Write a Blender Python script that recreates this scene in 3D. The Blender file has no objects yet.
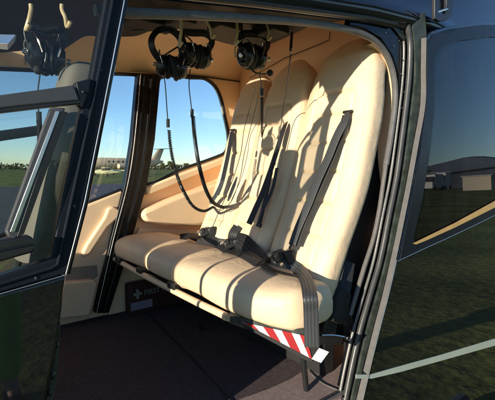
import bpy, bmesh, math, random
from mathutils import Vector, Matrix, noise
random.seed(7)
S = bpy.context.scene
C = S.collection
R = math.radians
PI = math.pi

# ------------------------------------------------------------------ camera
F = 400.0
YAW, PIT = R(39.0), math.atan(32/400)
cam_d = bpy.data.cameras.new('camera'); cam = bpy.data.objects.new('camera', cam_d); C.objects.link(cam)
cam.location = (0, 0, 1.4)
cam.rotation_euler = (PI/2-PIT, 0, -YAW)
cam_d.sensor_width = 36; cam_d.lens = 36*F/495
cam_d.clip_start = .02; cam_d.clip_end = 5000
S.camera = cam
EYE = Vector((0, 0, 1.4))
RM = cam.rotation_euler.to_matrix()
def ray(px, py): return (RM @ Vector(((px-247.5)/F, -(py-200)/F, -1)))
def P(px, py, n, c):
    """point of the ray through a photo pixel on the plane n.p = c"""
    n = Vector(n); d = ray(px, py)
    return EYE + d*((c - n.dot(EYE))/n.dot(d))
def PY(px, py, y): return P(px, py, (0, 1, 0), y)
def PX(px, py, x): return P(px, py, (1, 0, 0), x)
def PZ(px, py, z): return P(px, py, (0, 0, 1), z)
KB, CB = .36, .85           # plane of the backrest fronts: x - KB z = CB
def PB(px, py, off=0): return P(px, py, (1, 0, -KB), CB-off)

# ------------------------------------------------------------------ materials
def nodes(name):
    m = bpy.data.materials.new(name); m.use_nodes = True
    nt = m.node_tree; b = nt.nodes['Principled BSDF']
    return m, nt, b
def setb(b, **k):
    for a, v in k.items(): b.inputs[a.replace('_', ' ')].default_value = v
def mat(name, col, rough=.5, metal=0, spec=.5, var=0, vscale=8, bump=0, bscale=200, coat=0, rvar=0, detail=3):
    m, nt, b = nodes(name); L = nt.links.new
    b.inputs['Base Color'].default_value = (*col, 1)
    b.inputs['Roughness'].default_value = rough; b.inputs['Metallic'].default_value = metal
    b.inputs['Specular IOR Level'].default_value = spec
    b.inputs['Coat Weight'].default_value = coat
    tc = nt.nodes.new('ShaderNodeTexCoord')
    if var or rvar:
        n = nt.nodes.new('ShaderNodeTexNoise'); n.inputs['Scale'].default_value = vscale; n.inputs['Detail'].default_value = 6
        L(tc.outputs['Object'], n.inputs['Vector'])
    if var:
        r = nt.nodes.new('ShaderNodeValToRGB')
        r.color_ramp.elements[0].position = .3; r.color_ramp.elements[1].position = .7
        r.color_ramp.elements[0].color = (*[c*(1-var) for c in col], 1)
        r.color_ramp.elements[1].color = (*[min(1, c*(1+var)) for c in col], 1)
        L(n.outputs['Fac'], r.inputs['Fac']); L(r.outputs['Color'], b.inputs['Base Color'])
    if rvar:
        mr = nt.nodes.new('ShaderNodeMapRange'); mr.inputs['To Min'].default_value = max(0, rough-rvar); mr.inputs['To Max'].default_value = rough+rvar
        mr.inputs['From Min'].default_value = .3; mr.inputs['From Max'].default_value = .7
        L(n.outputs['Fac'], mr.inputs['Value']); L(mr.outputs['Result'], b.inputs['Roughness'])
    if bump:
        n2 = nt.nodes.new('ShaderNodeTexNoise'); n2.inputs['Scale'].default_value = bscale; n2.inputs['Detail'].default_value = detail
        L(tc.outputs['Object'], n2.inputs['Vector'])
        bp = nt.nodes.new('ShaderNodeBump'); bp.inputs['Strength'].default_value = bump; bp.inputs['Distance'].default_value = .01
        L(n2.outputs['Fac'], bp.inputs['Height']); L(bp.outputs['Normal'], b.inputs['Normal'])
    return m
def leather(name, col, rough=.5):
    m, nt, b = nodes(name); L = nt.links.new
    tc = nt.nodes.new('ShaderNodeTexCoord')
    n = nt.nodes.new('ShaderNodeTexNoise'); n.inputs['Scale'].default_value = 9; n.inputs['Detail'].default_value = 5
    L(tc.outputs['Object'], n.inputs['Vector'])
    r = nt.nodes.new('ShaderNodeValToRGB'); r.color_ramp.elements[0].position = .35; r.color_ramp.elements[1].position = .7
    r.color_ramp.elements[0].color = (*[c*.9 for c in col], 1); r.color_ramp.elements[1].color = (*col, 1)
    L(n.outputs['Fac'], r.inputs['Fac']); L(r.outputs['Color'], b.inputs['Base Color'])
    v = nt.nodes.new('ShaderNodeTexVoronoi'); v.inputs['Scale'].default_value = 420
    L(tc.outputs['Object'], v.inputs['Vector'])
    w = nt.nodes.new('ShaderNodeTexNoise'); w.inputs['Scale'].default_value = 14; w.inputs['Detail'].default_value = 6; w.inputs['Distortion'].default_value = .8
    L(tc.outputs['Object'], w.inputs['Vector'])
    b1 = nt.nodes.new('ShaderNodeBump'); b1.inputs['Strength'].default_value = .12; b1.inputs['Distance'].default_value = .002
    L(v.outputs['Distance'], b1.inputs['Height'])
    b2 = nt.nodes.new('ShaderNodeBump'); b2.inputs['Strength'].default_value = .38; b2.inputs['Distance'].default_value = .012
    L(w.outputs['Fac'], b2.inputs['Height']); L(b1.outputs['Normal'], b2.inputs['Normal']); L(b2.outputs['Normal'], b.inputs['Normal'])
    setb(b, Roughness=rough, Specular_IOR_Level=.4)
    return m
def webbing(name, col):
    m, nt, b = nodes(name); L = nt.links.new
    tc = nt.nodes.new('ShaderNodeTexCoord')
    v = nt.nodes.new('ShaderNodeTexWave'); v.inputs['Scale'].default_value = 1.0; v.bands_direction = 'X'
    uv = nt.nodes.new('ShaderNodeMapping'); uv.inputs['Scale'].default_value = (1.3, 1, 1)
    L(tc.outputs['UV'], uv.inputs['Vector']); L(uv.outputs['Vector'], v.inputs['Vector'])
    n = nt.nodes.new('ShaderNodeTexNoise'); n.inputs['Scale'].default_value = 30; L(tc.outputs['Object'], n.inputs['Vector'])
    mx = nt.nodes.new('ShaderNodeMixRGB'); mx.inputs['Color1'].default_value = (*[c*.75 for c in col], 1); mx.inputs['Color2'].default_value = (*[c*1.2 for c in col], 1)
    L(v.outputs['Color'], mx.inputs['Fac']); L(mx.outputs['Color'], b.inputs['Base Color'])
    bp = nt.nodes.new('ShaderNodeBump'); bp.inputs['Strength'].default_value = .4; bp.inputs['Distance'].default_value = .002
    L(v.outputs['Fac'], bp.inputs['Height']); L(bp.outputs['Normal'], b.inputs['Normal'])
    setb(b, Roughness=.5, Specular_IOR_Level=.4)
    return m
def glass(name, tint, refl=1.0, rough=.0, dust=.0):
    m = bpy.data.materials.new(name); m.use_nodes = True; nt = m.node_tree; nt.nodes.clear(); L = nt.links.new
    out = nt.nodes.new('ShaderNodeOutputMaterial')
    tr = nt.nodes.new('ShaderNodeBsdfTransparent'); tr.inputs['Color'].default_value = (*tint, 1)
    gl = nt.nodes.new('ShaderNodeBsdfGlossy'); gl.inputs['Roughness'].default_value = rough
    gl.inputs['Color'].default_value = (refl, refl, refl, 1)
    lw = nt.nodes.new('ShaderNodeLayerWeight'); lw.inputs['Blend'].default_value = .5
    pw = nt.nodes.new('ShaderNodeMath'); pw.operation = 'POWER'; pw.inputs[1].default_value = 5; L(lw.outputs['Facing'], pw.inputs[0])
    fr = nt.nodes.new('ShaderNodeMath'); fr.operation = 'MULTIPLY_ADD'; fr.inputs[1].default_value = .85; fr.inputs[2].default_value = .035; L(pw.outputs[0], fr.inputs[0])
    mx = nt.nodes.new('ShaderNodeMixShader')
    L(fr.outputs[0], mx.inputs['Fac']); L(tr.outputs['BSDF'], mx.inputs[1]); L(gl.outputs['BSDF'], mx.inputs[2])
    last = mx
    if dust:
        df = nt.nodes.new('ShaderNodeBsdfDiffuse'); df.inputs['Color'].default_value = (.6, .6, .58, 1)
        tc = nt.nodes.new('ShaderNodeTexCoord')
        mp = nt.nodes.new('ShaderNodeMapping'); mp.inputs['Scale'].default_value = (6, 6, 1.3); L(tc.outputs['Object'], mp.inputs['Vector'])
        n = nt.nodes.new('ShaderNodeTexNoise'); n.inputs['Scale'].default_value = 1.4; n.inputs['Detail'].default_value = 7
        n.inputs['Distortion'].default_value = 1.0; L(mp.outputs['Vector'], n.inputs['Vector'])
        mr = nt.nodes.new('ShaderNodeMapRange'); mr.inputs['From Min'].default_value = .42; mr.inputs['From Max'].default_value = .75
        mr.inputs['To Min'].default_value = dust*.25; mr.inputs['To Max'].default_value = dust; L(n.outputs['Fac'], mr.inputs['Value'])
        m2 = nt.nodes.new('ShaderNodeMixShader'); L(mr.outputs['Result'], m2.inputs['Fac']); L(mx.outputs['Shader'], m2.inputs[1]); L(df.outputs['BSDF'], m2.inputs[2])
        last = m2
    L(last.outputs['Shader'], out.inputs['Surface'])
    return m
M = {}
M['cream'] = leather('cream leather', (.77, .58, .38))
M['tan'] = mat('tan cabin trim', (.93, .68, .42), .55, var=.06, vscale=5, bump=.15, bscale=260)
M['panel'] = mat('beige cabin panel', (.86, .63, .40), .5, var=.07, vscale=6, bump=.12, bscale=240)
M['paint'] = mat('dark navy paint', (.006, .009, .02), .07, spec=.35, coat=.15, rvar=.03, vscale=3)
M['blackpaint'] = mat('gloss black paint', (.006, .007, .009), .12, spec=.22, coat=.06, rvar=.05, vscale=6)
M['doorpaint'] = mat('dark blue grey door frame', (.012, .015, .022), .3, spec=.1, rvar=.08, vscale=12, bump=.05, bscale=90)
M['black'] = mat('black plastic', (.012, .012, .013), .42, var=.2, vscale=30)
M['postblack'] = mat('gloss black post', (.006, .006, .007), .28, spec=.3, rvar=.08, vscale=14)
M['cup'] = mat('worn black ear cup plastic', (.012, .012, .013), .3, spec=.6, rvar=.15, vscale=40, bump=.1, bscale=90)
M['blackmatte'] = mat('matt black lining', (.012, .011, .011), .75, var=.25, vscale=10, bump=.2, bscale=120)
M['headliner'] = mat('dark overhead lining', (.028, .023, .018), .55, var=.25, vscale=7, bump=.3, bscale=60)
M['jamb'] = mat('dark green grey jamb', (.028, .036, .031), .38, var=.35, vscale=25, rvar=.12, bump=.15, bscale=60)
M['seal'] = mat('grey rubber seal', (.11, .105, .10), .42, var=.15, vscale=30, bump=.1, bscale=120)
M['seal2'] = mat('black door rubber', (.05, .05, .05), .38, var=.2, vscale=30)
M['doorskin'] = mat('gloss near black door skin', (.006, .007, .009), .02, spec=.7, coat=.15, rvar=.01, vscale=5)
M['sealpale'] = mat('pale worn seal edge', (.12, .11, .10), .45, var=.12, vscale=40)
M['alu'] = mat('brushed aluminium', (.62, .62, .62), .3, metal=.9, var=.1, vscale=40)
M['steel'] = mat('steel', (.6, .58, .55), .22, metal=1)
M['barpaint'] = mat('grey painted bar', (.05, .053, .058), .42, var=.12, vscale=20)
M['carpet'] = mat('carpet', (.115, .088, .090), .95, spec=.1, var=.22, vscale=60, bump=.9, bscale=320, detail=6)  # floor carpet darkened to put cabin shade into its colour
M['strap'] = webbing('grey black webbing', (.018, .017, .017))
M['strapgrey'] = webbing('grey webbing', (.042, .045, .048))
M['hook'] = mat('beige plastic hook', (.62, .48, .28), .4)
M['dimwhite'] = mat('shade dimmed white print', (.30, .29, .28), .7)  # print white darkened for the shade under the bench
M['white'] = mat('white print', (.62, .61, .60), .5, var=.04, vscale=30)
M['red'] = mat('red print', (.30, .004, .007), .4, var=.08, vscale=30)
M['recess'] = mat('shaded beige pocket lining', (.30, .25, .18), .7, var=.1)  # panel beige darkened: recess shade put into the colour
M['sunpatch'] = mat('pinkish grey sill carpet', (.34, .255, .235), .95, spec=.1, var=.15, vscale=60, bump=.8, bscale=320, detail=6)  # same carpet lightened, sunlight painted into the colour
M['greyseat'] = mat('grey beige seat fabric', (.16, .15, .125), .8, var=.1, bump=.1, bscale=400)
M['kit'] = mat('dark red kit fabric', (.055, .018, .012), .8, var=.25, vscale=40, bump=.5, bscale=260)
M['lilac'] = mat('lilac paper label', (.26, .23, .31), .6, var=.05)
M['stripe'] = mat('sage coach line', (.42, .46, .38), .35, var=.06)
M['gold'] = mat('tan window trim', (.62, .38, .14), .35, var=.1, vscale=15)
M['glass'] = glass('clear window', (.93, .96, .97), 1, 0, .03)
M['glassfront'] = glass('front door window', (.84, .86, .84), .5, .0, .003)
M['glassdark'] = glass('tinted sliding door window', (.10, .115, .14), 1, .0, .02)
M['hiviz'] = mat('green high visibility fabric', (.30, .85, .06), .7, var=.1, vscale=10)
M['skin'] = mat('skin', (.55, .33, .24), .5)
M['jeans'] = mat('dark trousers', (.03, .04, .07), .8, var=.2)
M['hair'] = mat('brown hair', (.06, .035, .02), .6, var=.3, vscale=60)

# ------------------------------------------------------------------ mesh helpers
def obj(name, bm, m, parent=None, smooth=True, bevel=0, ang=35):
    me = bpy.data.meshes.new(name)
    bmesh.ops.recalc_face_normals(bm, faces=bm.faces)
    bm.to_mesh(me); bm.free()
    o = bpy.data.objects.new(name, me); C.objects.link(o)
    for mm in (m if isinstance(m, (list, tuple)) else [m]): me.materials.append(mm)
    if parent: o.parent = parent
    if bevel:
        b = o.modifiers.new('bevel', 'BEVEL'); b.width = bevel; b.segments = 3; b.limit_method = 'ANGLE'; b.angle_limit = R(40)
    if smooth:
        for p in me.polygons: p.use_smooth = True
        try: me.set_sharp_from_angle(angle=R(ang))
        except Exception: pass
    return o
def thing(name, label, cat, loc=(0, 0, 0), group=None):
    o = bpy.data.objects.new(name, None); C.objects.link(o); o.location = loc; o.empty_display_size = .1
    o['label'] = label; o['category'] = cat
    if group: o['group'] = group
    return o
def put(o, root):
    """parent a mesh given in world coordinates under a thing placed at its base"""
    bpy.context.view_layer.update()
    o.parent = root; o.matrix_parent_inverse = root.matrix_world.inverted()
    return o
def catmull(pts, n=8, closed=False):
    pts = [Vector(p) for p in pts]; out = []
    N = len(pts)
    rng = range(N) if closed else range(N-1)
    for i in rng:
        p0 = pts[(i-1) % N] if (closed or i > 0) else pts[0]*2-pts[1]
        p1 = pts[i]; p2 = pts[(i+1) % N]
        p3 = pts[(i+2) % N] if (closed or i+2 < N) else p2*2-p1
        for k in range(n):
            t = k/n
            out.append(.5*((2*p1)+(p2-p0)*t+(2*p0-5*p1+4*p2-p3)*t*t+(3*p1-p0-3*p2+p3)*t**3))
    if not closed: out.append(pts[-1])
    return out
def tube(bm, pts, r, seg=10, caps=True, flat=None, rfun=None):
    pts = [Vector(p) for p in pts]; rings = []
    up = None
    for i, p in enumerate(pts):
        t = (pts[min(i+1, len(pts)-1)]-pts[max(i-1, 0)]).normalized()
        if up is None:
            up = t.cross(Vector((0, 0, 1)))
            if up.length < .1: up = t.cross(Vector((0, 1, 0)))
            up.normalize()
        up = (up-t*up.dot(t)).normalized(); w = t.cross(up)
        rr = r*(rfun(i/(len(pts)-1)) if rfun else 1)
        rings.append([bm.verts.new(p+up*math.cos(a)*rr+w*math.sin(a)*rr) for a in [2*PI*k/seg for k in range(seg)]])
    for a, b in zip(rings, rings[1:]):
        for k in range(seg): bm.faces.new((a[k], a[(k+1) % seg], b[(k+1) % seg], b[k]))
    if caps: bm.faces.new(rings[0]); bm.faces.new(rings[-1])
def tube_obj(name, pts, r, m, parent, seg=10, smooth_n=8, **k):
    bm = bmesh.new(); tube(bm, catmull(pts, smooth_n) if smooth_n else pts, r, seg, **k); return obj(name, bm, m, parent)
def ribbon(bm, pts, w, th, nrm, wfun=None):
    """webbing: a flat band of real thickness along a path"""
    uv = bm.loops.layers.uv.verify()
    nrm = Vector(nrm).normalized(); rings = []
    for i, p in enumerate(pts):
        t = (pts[min(i+1, len(pts)-1)]-pts[max(i-1, 0)]).normalized()
        s = t.cross(nrm).normalized(); n = s.cross(t).normalized()
        hw = w/2*(wfun(i/(len(pts)-1)) if wfun else 1)
        rings.append([bm.verts.new(p+s*a*hw+n*b*th/2) for a, b in ((-1, -.6), (-.9, -1), (.9, -1), (1, -.6), (1, .6), (.9, 1), (-.9, 1), (-1, .6))])
    us = [0, .03, .97, 1, 1, .97, .03, 0]
    for i, (a, b) in enumerate(zip(rings, rings[1:])):
        for k in range(8):
            f = bm.faces.new((a[k], a[(k+1) % 8], b[(k+1) % 8], b[k]))
            for l, u, v in zip(f.loops, (us[k], us[(k+1) % 8], us[(k+1) % 8], us[k]), (i, i, i+1, i+1)): l[uv].uv = (u, v*.1)
    bm.faces.new(rings[0]); bm.faces.new(rings[-1])
def ribbon_obj(name, pts, w, m, parent, nrm=(-1, -.35, .3), th=.003, n=8, wfun=None):
    bm = bmesh.new(); ribbon(bm, catmull(pts, n), w, th, nrm, wfun); return obj(name, bm, m, parent)
def box(bm, lo, hi, mtx=None):
    lo = Vector(lo); hi = Vector(hi)
    vs = [Vector((x, y, z)) for x in (lo.x, hi.x) for y in (lo.y, hi.y) for z in (lo.z, hi.z)]
    vs = [bm.verts.new(mtx @ v if mtx else v) for v in vs]
    for f in ((0, 1, 3, 2), (4, 6, 7, 5), (0, 4, 5, 1), (2, 3, 7, 6), (0, 2, 6, 4), (1, 5, 7, 3)): bm.faces.new([vs[i] for i in f])
def plate(outer, holes, off):
    """flat panel from a closed outline of 3d points with holes, given thickness by the vector off"""
    bm = bmesh.new(); off = Vector(off); loops = []
    ed = []
    for lp in [outer]+holes:
        vs = [bm.verts.new(Vector(p)) for p in lp]; loops.append(vs)
        for a, b in zip(vs, vs[1:]+vs[:1]): ed.append(bm.edges.new((a, b)))
    bmesh.ops.triangle_fill(bm, use_beauty=True, use_dissolve=False, edges=ed)
    faces = list(bm.faces)
    mp = {v: bm.verts.new(v.co+off) for v in list(bm.verts)}
    for f in faces: bm.faces.new([mp[v] for v in reversed(f.verts)])
    for vs in loops:
        for a, b in zip(vs, vs[1:]+vs[:1]): bm.faces.new((a, b, mp[b], mp[a]))
    return bm
def rounded(px, r=2, n=4):
    """round the corners of a 2d outline"""
    out = []; N = len(px)
    for i in range(N):
        p = Vector(px[i]); a = Vector(px[i-1]); b = Vector(px[(i+1) % N])
        da = min(r, (a-p).length*.45); db = min(r, (b-p).length*.45)
        s = p+(a-p).normalized()*da; e = p+(b-p).normalized()*db
        for k in range(n+1):
            t = k/n; out.append(tuple(s*(1-t)**2+p*2*t*(1-t)+e*t*t))
    return out
def strip(A, B):
    bm = bmesh.new(); a = [bm.verts.new(p) for p in A]; b = [bm.verts.new(p) for p in B]
    for i in range(len(a)-1): bm.faces.new((a[i], a[i+1], b[i+1], b[i]))
    return bm
def solid_strip(A, B, off):
    bm = bmesh.new(); off = Vector(off)
    a = [bm.verts.new(p) for p in A]; b = [bm.verts.new(p) for p in B]
    c = [bm.verts.new(Vector(p)+off) for p in B]; d = [bm.verts.new(Vector(p)+off) for p in A]
    for i in range(len(a)-1):
        for u, v in ((a, b), (b, c), (c, d), (d, a)): bm.faces.new((u[i], u[i+1], v[i+1], v[i]))
    for i in (0, -1): bm.faces.new((a[i], b[i], c[i], d[i]))
    return bm
def loft(rings, caps=True):
    bm = bmesh.new(); rr = [[bm.verts.new(p) for p in r] for r in rings]; n = len(rr[0])
    for a, b in zip(rr, rr[1:]):
        for k in range(n): bm.faces.new((a[k], a[(k+1) % n], b[(k+1) % n], b[k]))
    if caps: bm.faces.new(rr[0]); bm.faces.new(rr[-1])
    return bm
def interp(tab, x):
    if x <= tab[0][0]: return tab[0][1]
    for (a, u), (b, v) in zip(tab, tab[1:]):
        if x <= b: return u+(v-u)*(x-a)/(b-a)
    return tab[-1][1]

YN, YF, ZFL = 1.0, 2.5, .47
heli = thing('helicopter', 'dark blue helicopter with cream cabin, bench seats and its side door slid open', 'helicopter', (1.0, 1.75, 0))
def H(o): return put(o, heli)
def sub(o, par): return put(o, par)

# ------------------------------------------------------------------ near side: opening, seals, jambs
seal1 = [(95, 10), (128, 13), (200, 15.5), (250, 18.5), (300, 22), (340, 28), (362, 34), (377, 43), (388, 58), (394, 78), (395, 102), (391, 135), (386, 165), (383, 185), (379, 212), (373, 240), (364, 268), (356, 295), (350, 315)]
sp = catmull([PY(x, y, YN) for x, y in seal1], 5)
H(tube_obj('door_seal', sp[:61], .0135, M['seal'], None, 10, 0))
H(tube_obj('door_seal', sp[60:], .010, M['sealpale'], None, 10, 0))
seal2 = [(407, 24), (410, 45), (409, 75), (406, 105), (401, 145), (396, 180), (389, 215), (380, 260), (370, 295), (360, 330), (352, 365), (345, 400), (337, 435)]
s2 = catmull([PY(x, y, .97) for x, y in seal2], 6)
H(tube_obj('door_seal', s2, .0125, M['seal2'], None, 12, 0))
s2b = [p+Vector((-.017, .02, 0)) for p in s2]
H(tube_obj('seal_lip', s2b, .0065, M['seal'], None, 8, 0))
# reveal between the two seals (gloss black) with screws
A = catmull([PY(x, y, YN+.005) for x, y in [(396, 60), (398, 80), (399, 102), (395, 135), (390, 165), (386, 195), (380, 235), (368, 280), (357, 320), (350, 355), (340, 400), (332, 435)]], 6)
B = catmull([PY(x, y, .985) for x, y in [(407, 60), (408, 80), (406, 102), (402, 135), (397, 170), (391, 205), (383, 245), (371, 290), (360, 330), (352, 363), (344, 402), (336, 437)]], 6)
H(obj('door_jamb', solid_strip(A, B, (0, .03, 0)), M['blackpaint'], None))
# gap and green grey jamb to the sliding door
A = catmull([PY(x, y, 1.0) for x, y in [(404, 20), (410, 60), (410, 90), (407, 120), (402, 150), (396, 185), (388, 225), (380, 262), (371, 297), (361, 332), (353, 366), (346, 402), (338, 437)]], 5)
B = catmull([PY(x, y, 1.0) for x, y in [(425, 14), (427, 60), (427, 90), (425, 120), (419, 150), (413, 185), (405, 225), (397, 262), (388, 297), (379, 332), (371, 366), (363, 402), (355, 437)]], 5)
H(obj('door_jamb', solid_strip(A, B, (0, .03, 0)), M['blackmatte'], None))
A = catmull([PY(x, y, .955) for x, y in [(413, 24), (415, 45), (416, 75), (413, 105), (408, 145), (403, 180), (396, 215), (387, 260), (378, 295), (368, 330), (360, 365), (352, 400), (345, 435)]], 6)
B = catmull([PY(x, y, .935) for x, y in [(425, 12), (427, 45), (427, 75), (425, 105), (418, 145), (412, 180), (405, 215), (396, 260), (388, 295), (379, 330), (370, 365), (362, 400), (354, 435)]], 6)
H(obj('door_jamb', solid_strip(A, B, (0, .02, 0)), M['jamb'], None))
# top corner structure between rail and jambs
def ypl(pts, y, th, name, m, bevel=.002, holes=[]):
    o = obj(name, plate([PY(a, b, y) for a, b in pts], [[PY(a, b, y) for a, b in h] for h in holes], (0, th, 0)), m, None, bevel=bevel); H(o); return o
ypl([(352, 12), (372, 10), (390, 24), (404, 40), (408, 60), (407, 100), (399, 100), (399, 75), (393, 56), (381, 38), (364, 28), (350, 25)], .99, .03, 'corner_panel', M['blackpaint'])
cp2 = ypl([(382, 14), (386, 13), (407, 38), (404, 41)], .983, .004, 'corner_trim', M['jamb'])
for px, py in ((386, 33), (394, 46), (391, 25), (399, 41), (403, 60), (401, 74), (404, 92), (402, 108), (398, 128)):
    bm = bmesh.new(); c = PY(px, py, .986); bmesh.ops.create_uvsphere(bm, u_segments=8, v_segments=6, radius=.0028, matrix=Matrix.Translation(c)); H(obj('rivet', bm, M['barpaint'], None))

# roof skin above the opening: sections (y, z) run from the near rail over the top to the far rail
def z0(x): return interp([(-1.3, 1.60), (-.9, 1.68), (-.4, 1.74), (.4, 1.812), (.82, 1.882), (1.41, 1.972), (1.9, 2.02), (3.2, 1.98)], x)
prof = [(.975, .022), (.955, .03), (.945, .05), (.95, .075), (.962, .10), (.985, .15), (1.05, .22), (1.2, .30), (1.45, .36), (1.75, .39), (2.05, .375), (2.3, .345), (2.45, .325), (2.53, .30), (2.555, .26), (2.556, .20)]
xs = [.45+i*.1 for i in range(29)]  # roof cut back to here so sun gets in over the cockpit
rings = []
bm = bmesh.new(); rows = []
for x in xs:
    z = z0(x); hp = 1+2.2*max(0, min(1, (x-1.5)/.9)); k3 = max(0, min(1, (x-1.5)/.6))
    rows.append([bm.verts.new((x, y, z+(dz if dz < .16 else .16+(dz-.16)*hp))) for y, dz in [(y if y > 1.75 or dz < .14 else y+(.985-y)*.75*k3, d_) for (y, dz), d_ in zip(prof, [q[1] for q in prof])]]+[bm.verts.new((x, 1.75+(y-1.75)*.985, z+dz-.014)) for y, dz in reversed(prof)])
n = len(rows[0])
for a, b in zip(rows, rows[1:]):
    for k in range(n): bm.faces.new((a[k], a[(k+1) % n], b[(k+1) % n], b[k]))
bm.faces.new(rows[0]); bm.faces.new(rows[-1])
roof = H(obj('roof', bm, M['paint'], None, ang=50))
# rain gutter and door rail along the near edge
g = [(x, .948, z0(x)+.058) for x in [.1+.1*i for i in range(30)]]
sub(tube_obj('gutter', g, .006, M['blackpaint'], None, 8, 0), roof)
g = [(x, .968, z0(x)+.02) for x in [-.4+.1*i for i in range(21)]]
sub(tube_obj('door_rail', g, .009, M['black'], None, 8, 0), roof)

# ------------------------------------------------------------------ sliding door on the right
YD = .90
def PD(px, py, off=0):      # tumblehome: the door's upper part leans in a little
    k = .040; return P(px, py, (0, 1, -k), YD-off-k*1.3)
outer = [(427, 36), (432, 31), (450, 26), (480, 22), (520, 21), (560, 22), (560, 470), (340, 470), (347, 445), (363, 402), (371, 366), (380, 331), (389, 296), (397, 262), (405, 226), (412, 186), (419, 150), (425, 112), (427, 80)]
win = [(434, 64), (436, 55), (443, 47), (458, 41), (490, 37), (545, 37), (545, 179), (495, 205), (455, 225), (420, 242), (416, 243), (414, 240), (415, 232), (423, 198), (430, 152), (434, 110)]
bm = plate([PD(*p) for p in outer], [[PD(*p) for p in win]], (0, .035, 0))
door = H(obj('sliding_door', bm, M['doorskin'], None, bevel=.004))
ins = [(p[0]+(.5 if p[0] < 440 else 0), p[1]) for p in win]
sub(obj('window', plate([PD(*p, -.006) for p in win], [], (0, .004, 0)), M['glassdark'], None, smooth=False), door)
wf = [(427.5, 60), (427.5, 44), (433, 34), (450, 29), (480, 25), (555, 24), (555, 175), (495, 216), (400, 260), (412, 200), (421, 150), (426.5, 105)]
fr = sub(obj('window_frame', plate([PD(*p, .004) for p in wf], [[PD(*p, .004) for p in win]], (0, .004, 0)), M['doorpaint'], None, bevel=.0012), door)
sub(tube_obj('frame_edge', [PD(x, y, .005) for x, y in ((398, 261), (430, 246), (470, 227.5), (555, 186))], .0014, M['alu'], None, 6, 3), door)
sub(obj('window_trim', plate([PD(*p, .006) for p in ((413, 243.5), (455, 223), (495, 201), (545, 172), (545, 181), (495, 207.5), (455, 227.5), (425, 241), (416, 244.5))], [], (0, .002, 0)), M['gold'], None, smooth=False), door)
sub(obj('coach_line', plate([PD(*p, .002) for p in ((356, 374.5), (370, 374.5), (400, 366), (440, 355), (495, 338.5), (555, 320), (555, 327), (495, 345.5), (440, 361), (400, 372), (372, 378.5), (356, 378.5))], [], (0, .0019, 0)), M['stripe'], None, smooth=False), door)
ed = catmull([PD(x, y, .004) for x, y in [(426.5, 38), (426, 70), (425.5, 104), (418.5, 145), (411.5, 184), (404, 222), (396, 260), (388, 295), (379, 330), (370.5, 365), (362, 401), (353, 440)]], 6)
sub(obj('door_edge', solid_strip([p+Vector((-.011, .012, 0)) for p in ed], ed, (0, .006, 0)), M['sealpale'], None), door)
sub(tube_obj('bright_edge_line', [p+Vector((.004, 0, 0)) for p in ed[36:]], .0016, M['alu'], None, 6, 0), door)
# fuselage behind the sliding door, with its slide rail seen through the tinted window
ypl([(430, 15), (620, -40), (620, 480), (350, 480), (397, 300), (418, 180), (428, 110)], 1.03, .03, 'rear_fuselage', M['paint'])
r2 = [PY(x, y, .985) for x, y in ((434, 66), (470, 70), (520, 76))]
rl = H(tube_obj('slide_rail', r2, .010, M['sealpale'], None, 8, 4))
for px in (446, 456, 478, 488):
    bm = bmesh.new(); bmesh.ops.create_uvsphere(bm, u_segments=8, v_segments=6, radius=.005, matrix=Matrix.Translation(PY(px, 67+(px-446)*.11, .974))); sub(obj('screw', bm, M['black'], None), rl)
# upper door guide bracket
ypl([(435, -10), (439, -10), (440, 6), (439, 14), (446, 14), (447, 4), (447, -10), (453, -10), (452, 16), (448, 20), (440, 21.5), (435, 19)], .895, .016, 'guide_bracket', M['black'], .003)
ypl([(437, 12), (449, 12), (448, 4), (444, -2), (439, 4)], .915, .012, 'guide_bracket', M['black'], .002)
H(tube_obj('bracket_bolt', [PY(437, 12, .90), PY(447, 9, .90)], .006, M['steel'], None, 8, 2))

# ------------------------------------------------------------------ front door on the left
Y1 = .93
def PF(px, py, off=0):      # front door, trailing edge a little proud of the fuselage, belly leaning in
    k = -.06 if py > 274 else 0
    return P(px, py, (.05, 1, 0), Y1-off+.05*.35)
fo = [(130, -30), (124, 2), (103, 110), (85, 200), (66.5, 274), (-90, 318), (-90, -30)]
fw = rounded([(110, -26), (91, 80), (80, 115), (62, 200), (51, 259), (0, 276), (-80, 300), (-80, -26)], 6)
fd = H(obj('front_door', plate([PF(*p) for p in fo], [[PF(*p) for p in fw]], (0, .03, 0)), M['doorpaint'], None, bevel=.004))
sub(obj('window', plate([PF(*p, -.012) for p in fw], [], (0, .004, 0)), M['glassfront'], None, smooth=False), fd)
# raised inner moulding of the frame
mi = [(117, -28), (112, 5), (94, 98), (74, 190), (58, 264), (52, 268), (0, 284), (-80, 308)]
sub(tube_obj('frame_moulding', [PF(x, y, .002) for x, y in mi], .004, M['doorpaint'], None, 8, 0), fd)
he = [(127.5, -25), (125.5, 2), (104.5, 110), (86.5, 200), (67.5, 273.5)]
sub(tube_obj('frame_edge', [PF(x, y, -.004) for x, y in he], .0055, M['blackpaint'], None, 8, 0), fd)
sub(tube_obj('bright_edge_line', [PF(x-1.5, y, .004) for x, y in he]+[PF(66, 275, .004), PF(0, 294, .004), PF(-80, 317, .004)], .0013, M['alu'], None, 6, 0), fd)  # bright metal line standing in for the highlight on the frame edge
# lower skin of the door, curving in under the belly
lp = H(obj('front_door_panel', plate([PF(*p, .004) for p in ((66.5, 275.5), (64, 292), (60.5, 322), (57, 345), (53, 364), (48, 388), (41, 425), (-90, 425), (-90, 320))], [], (0, .03, 0)), M['doorskin'], None, bevel=.006))
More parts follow.
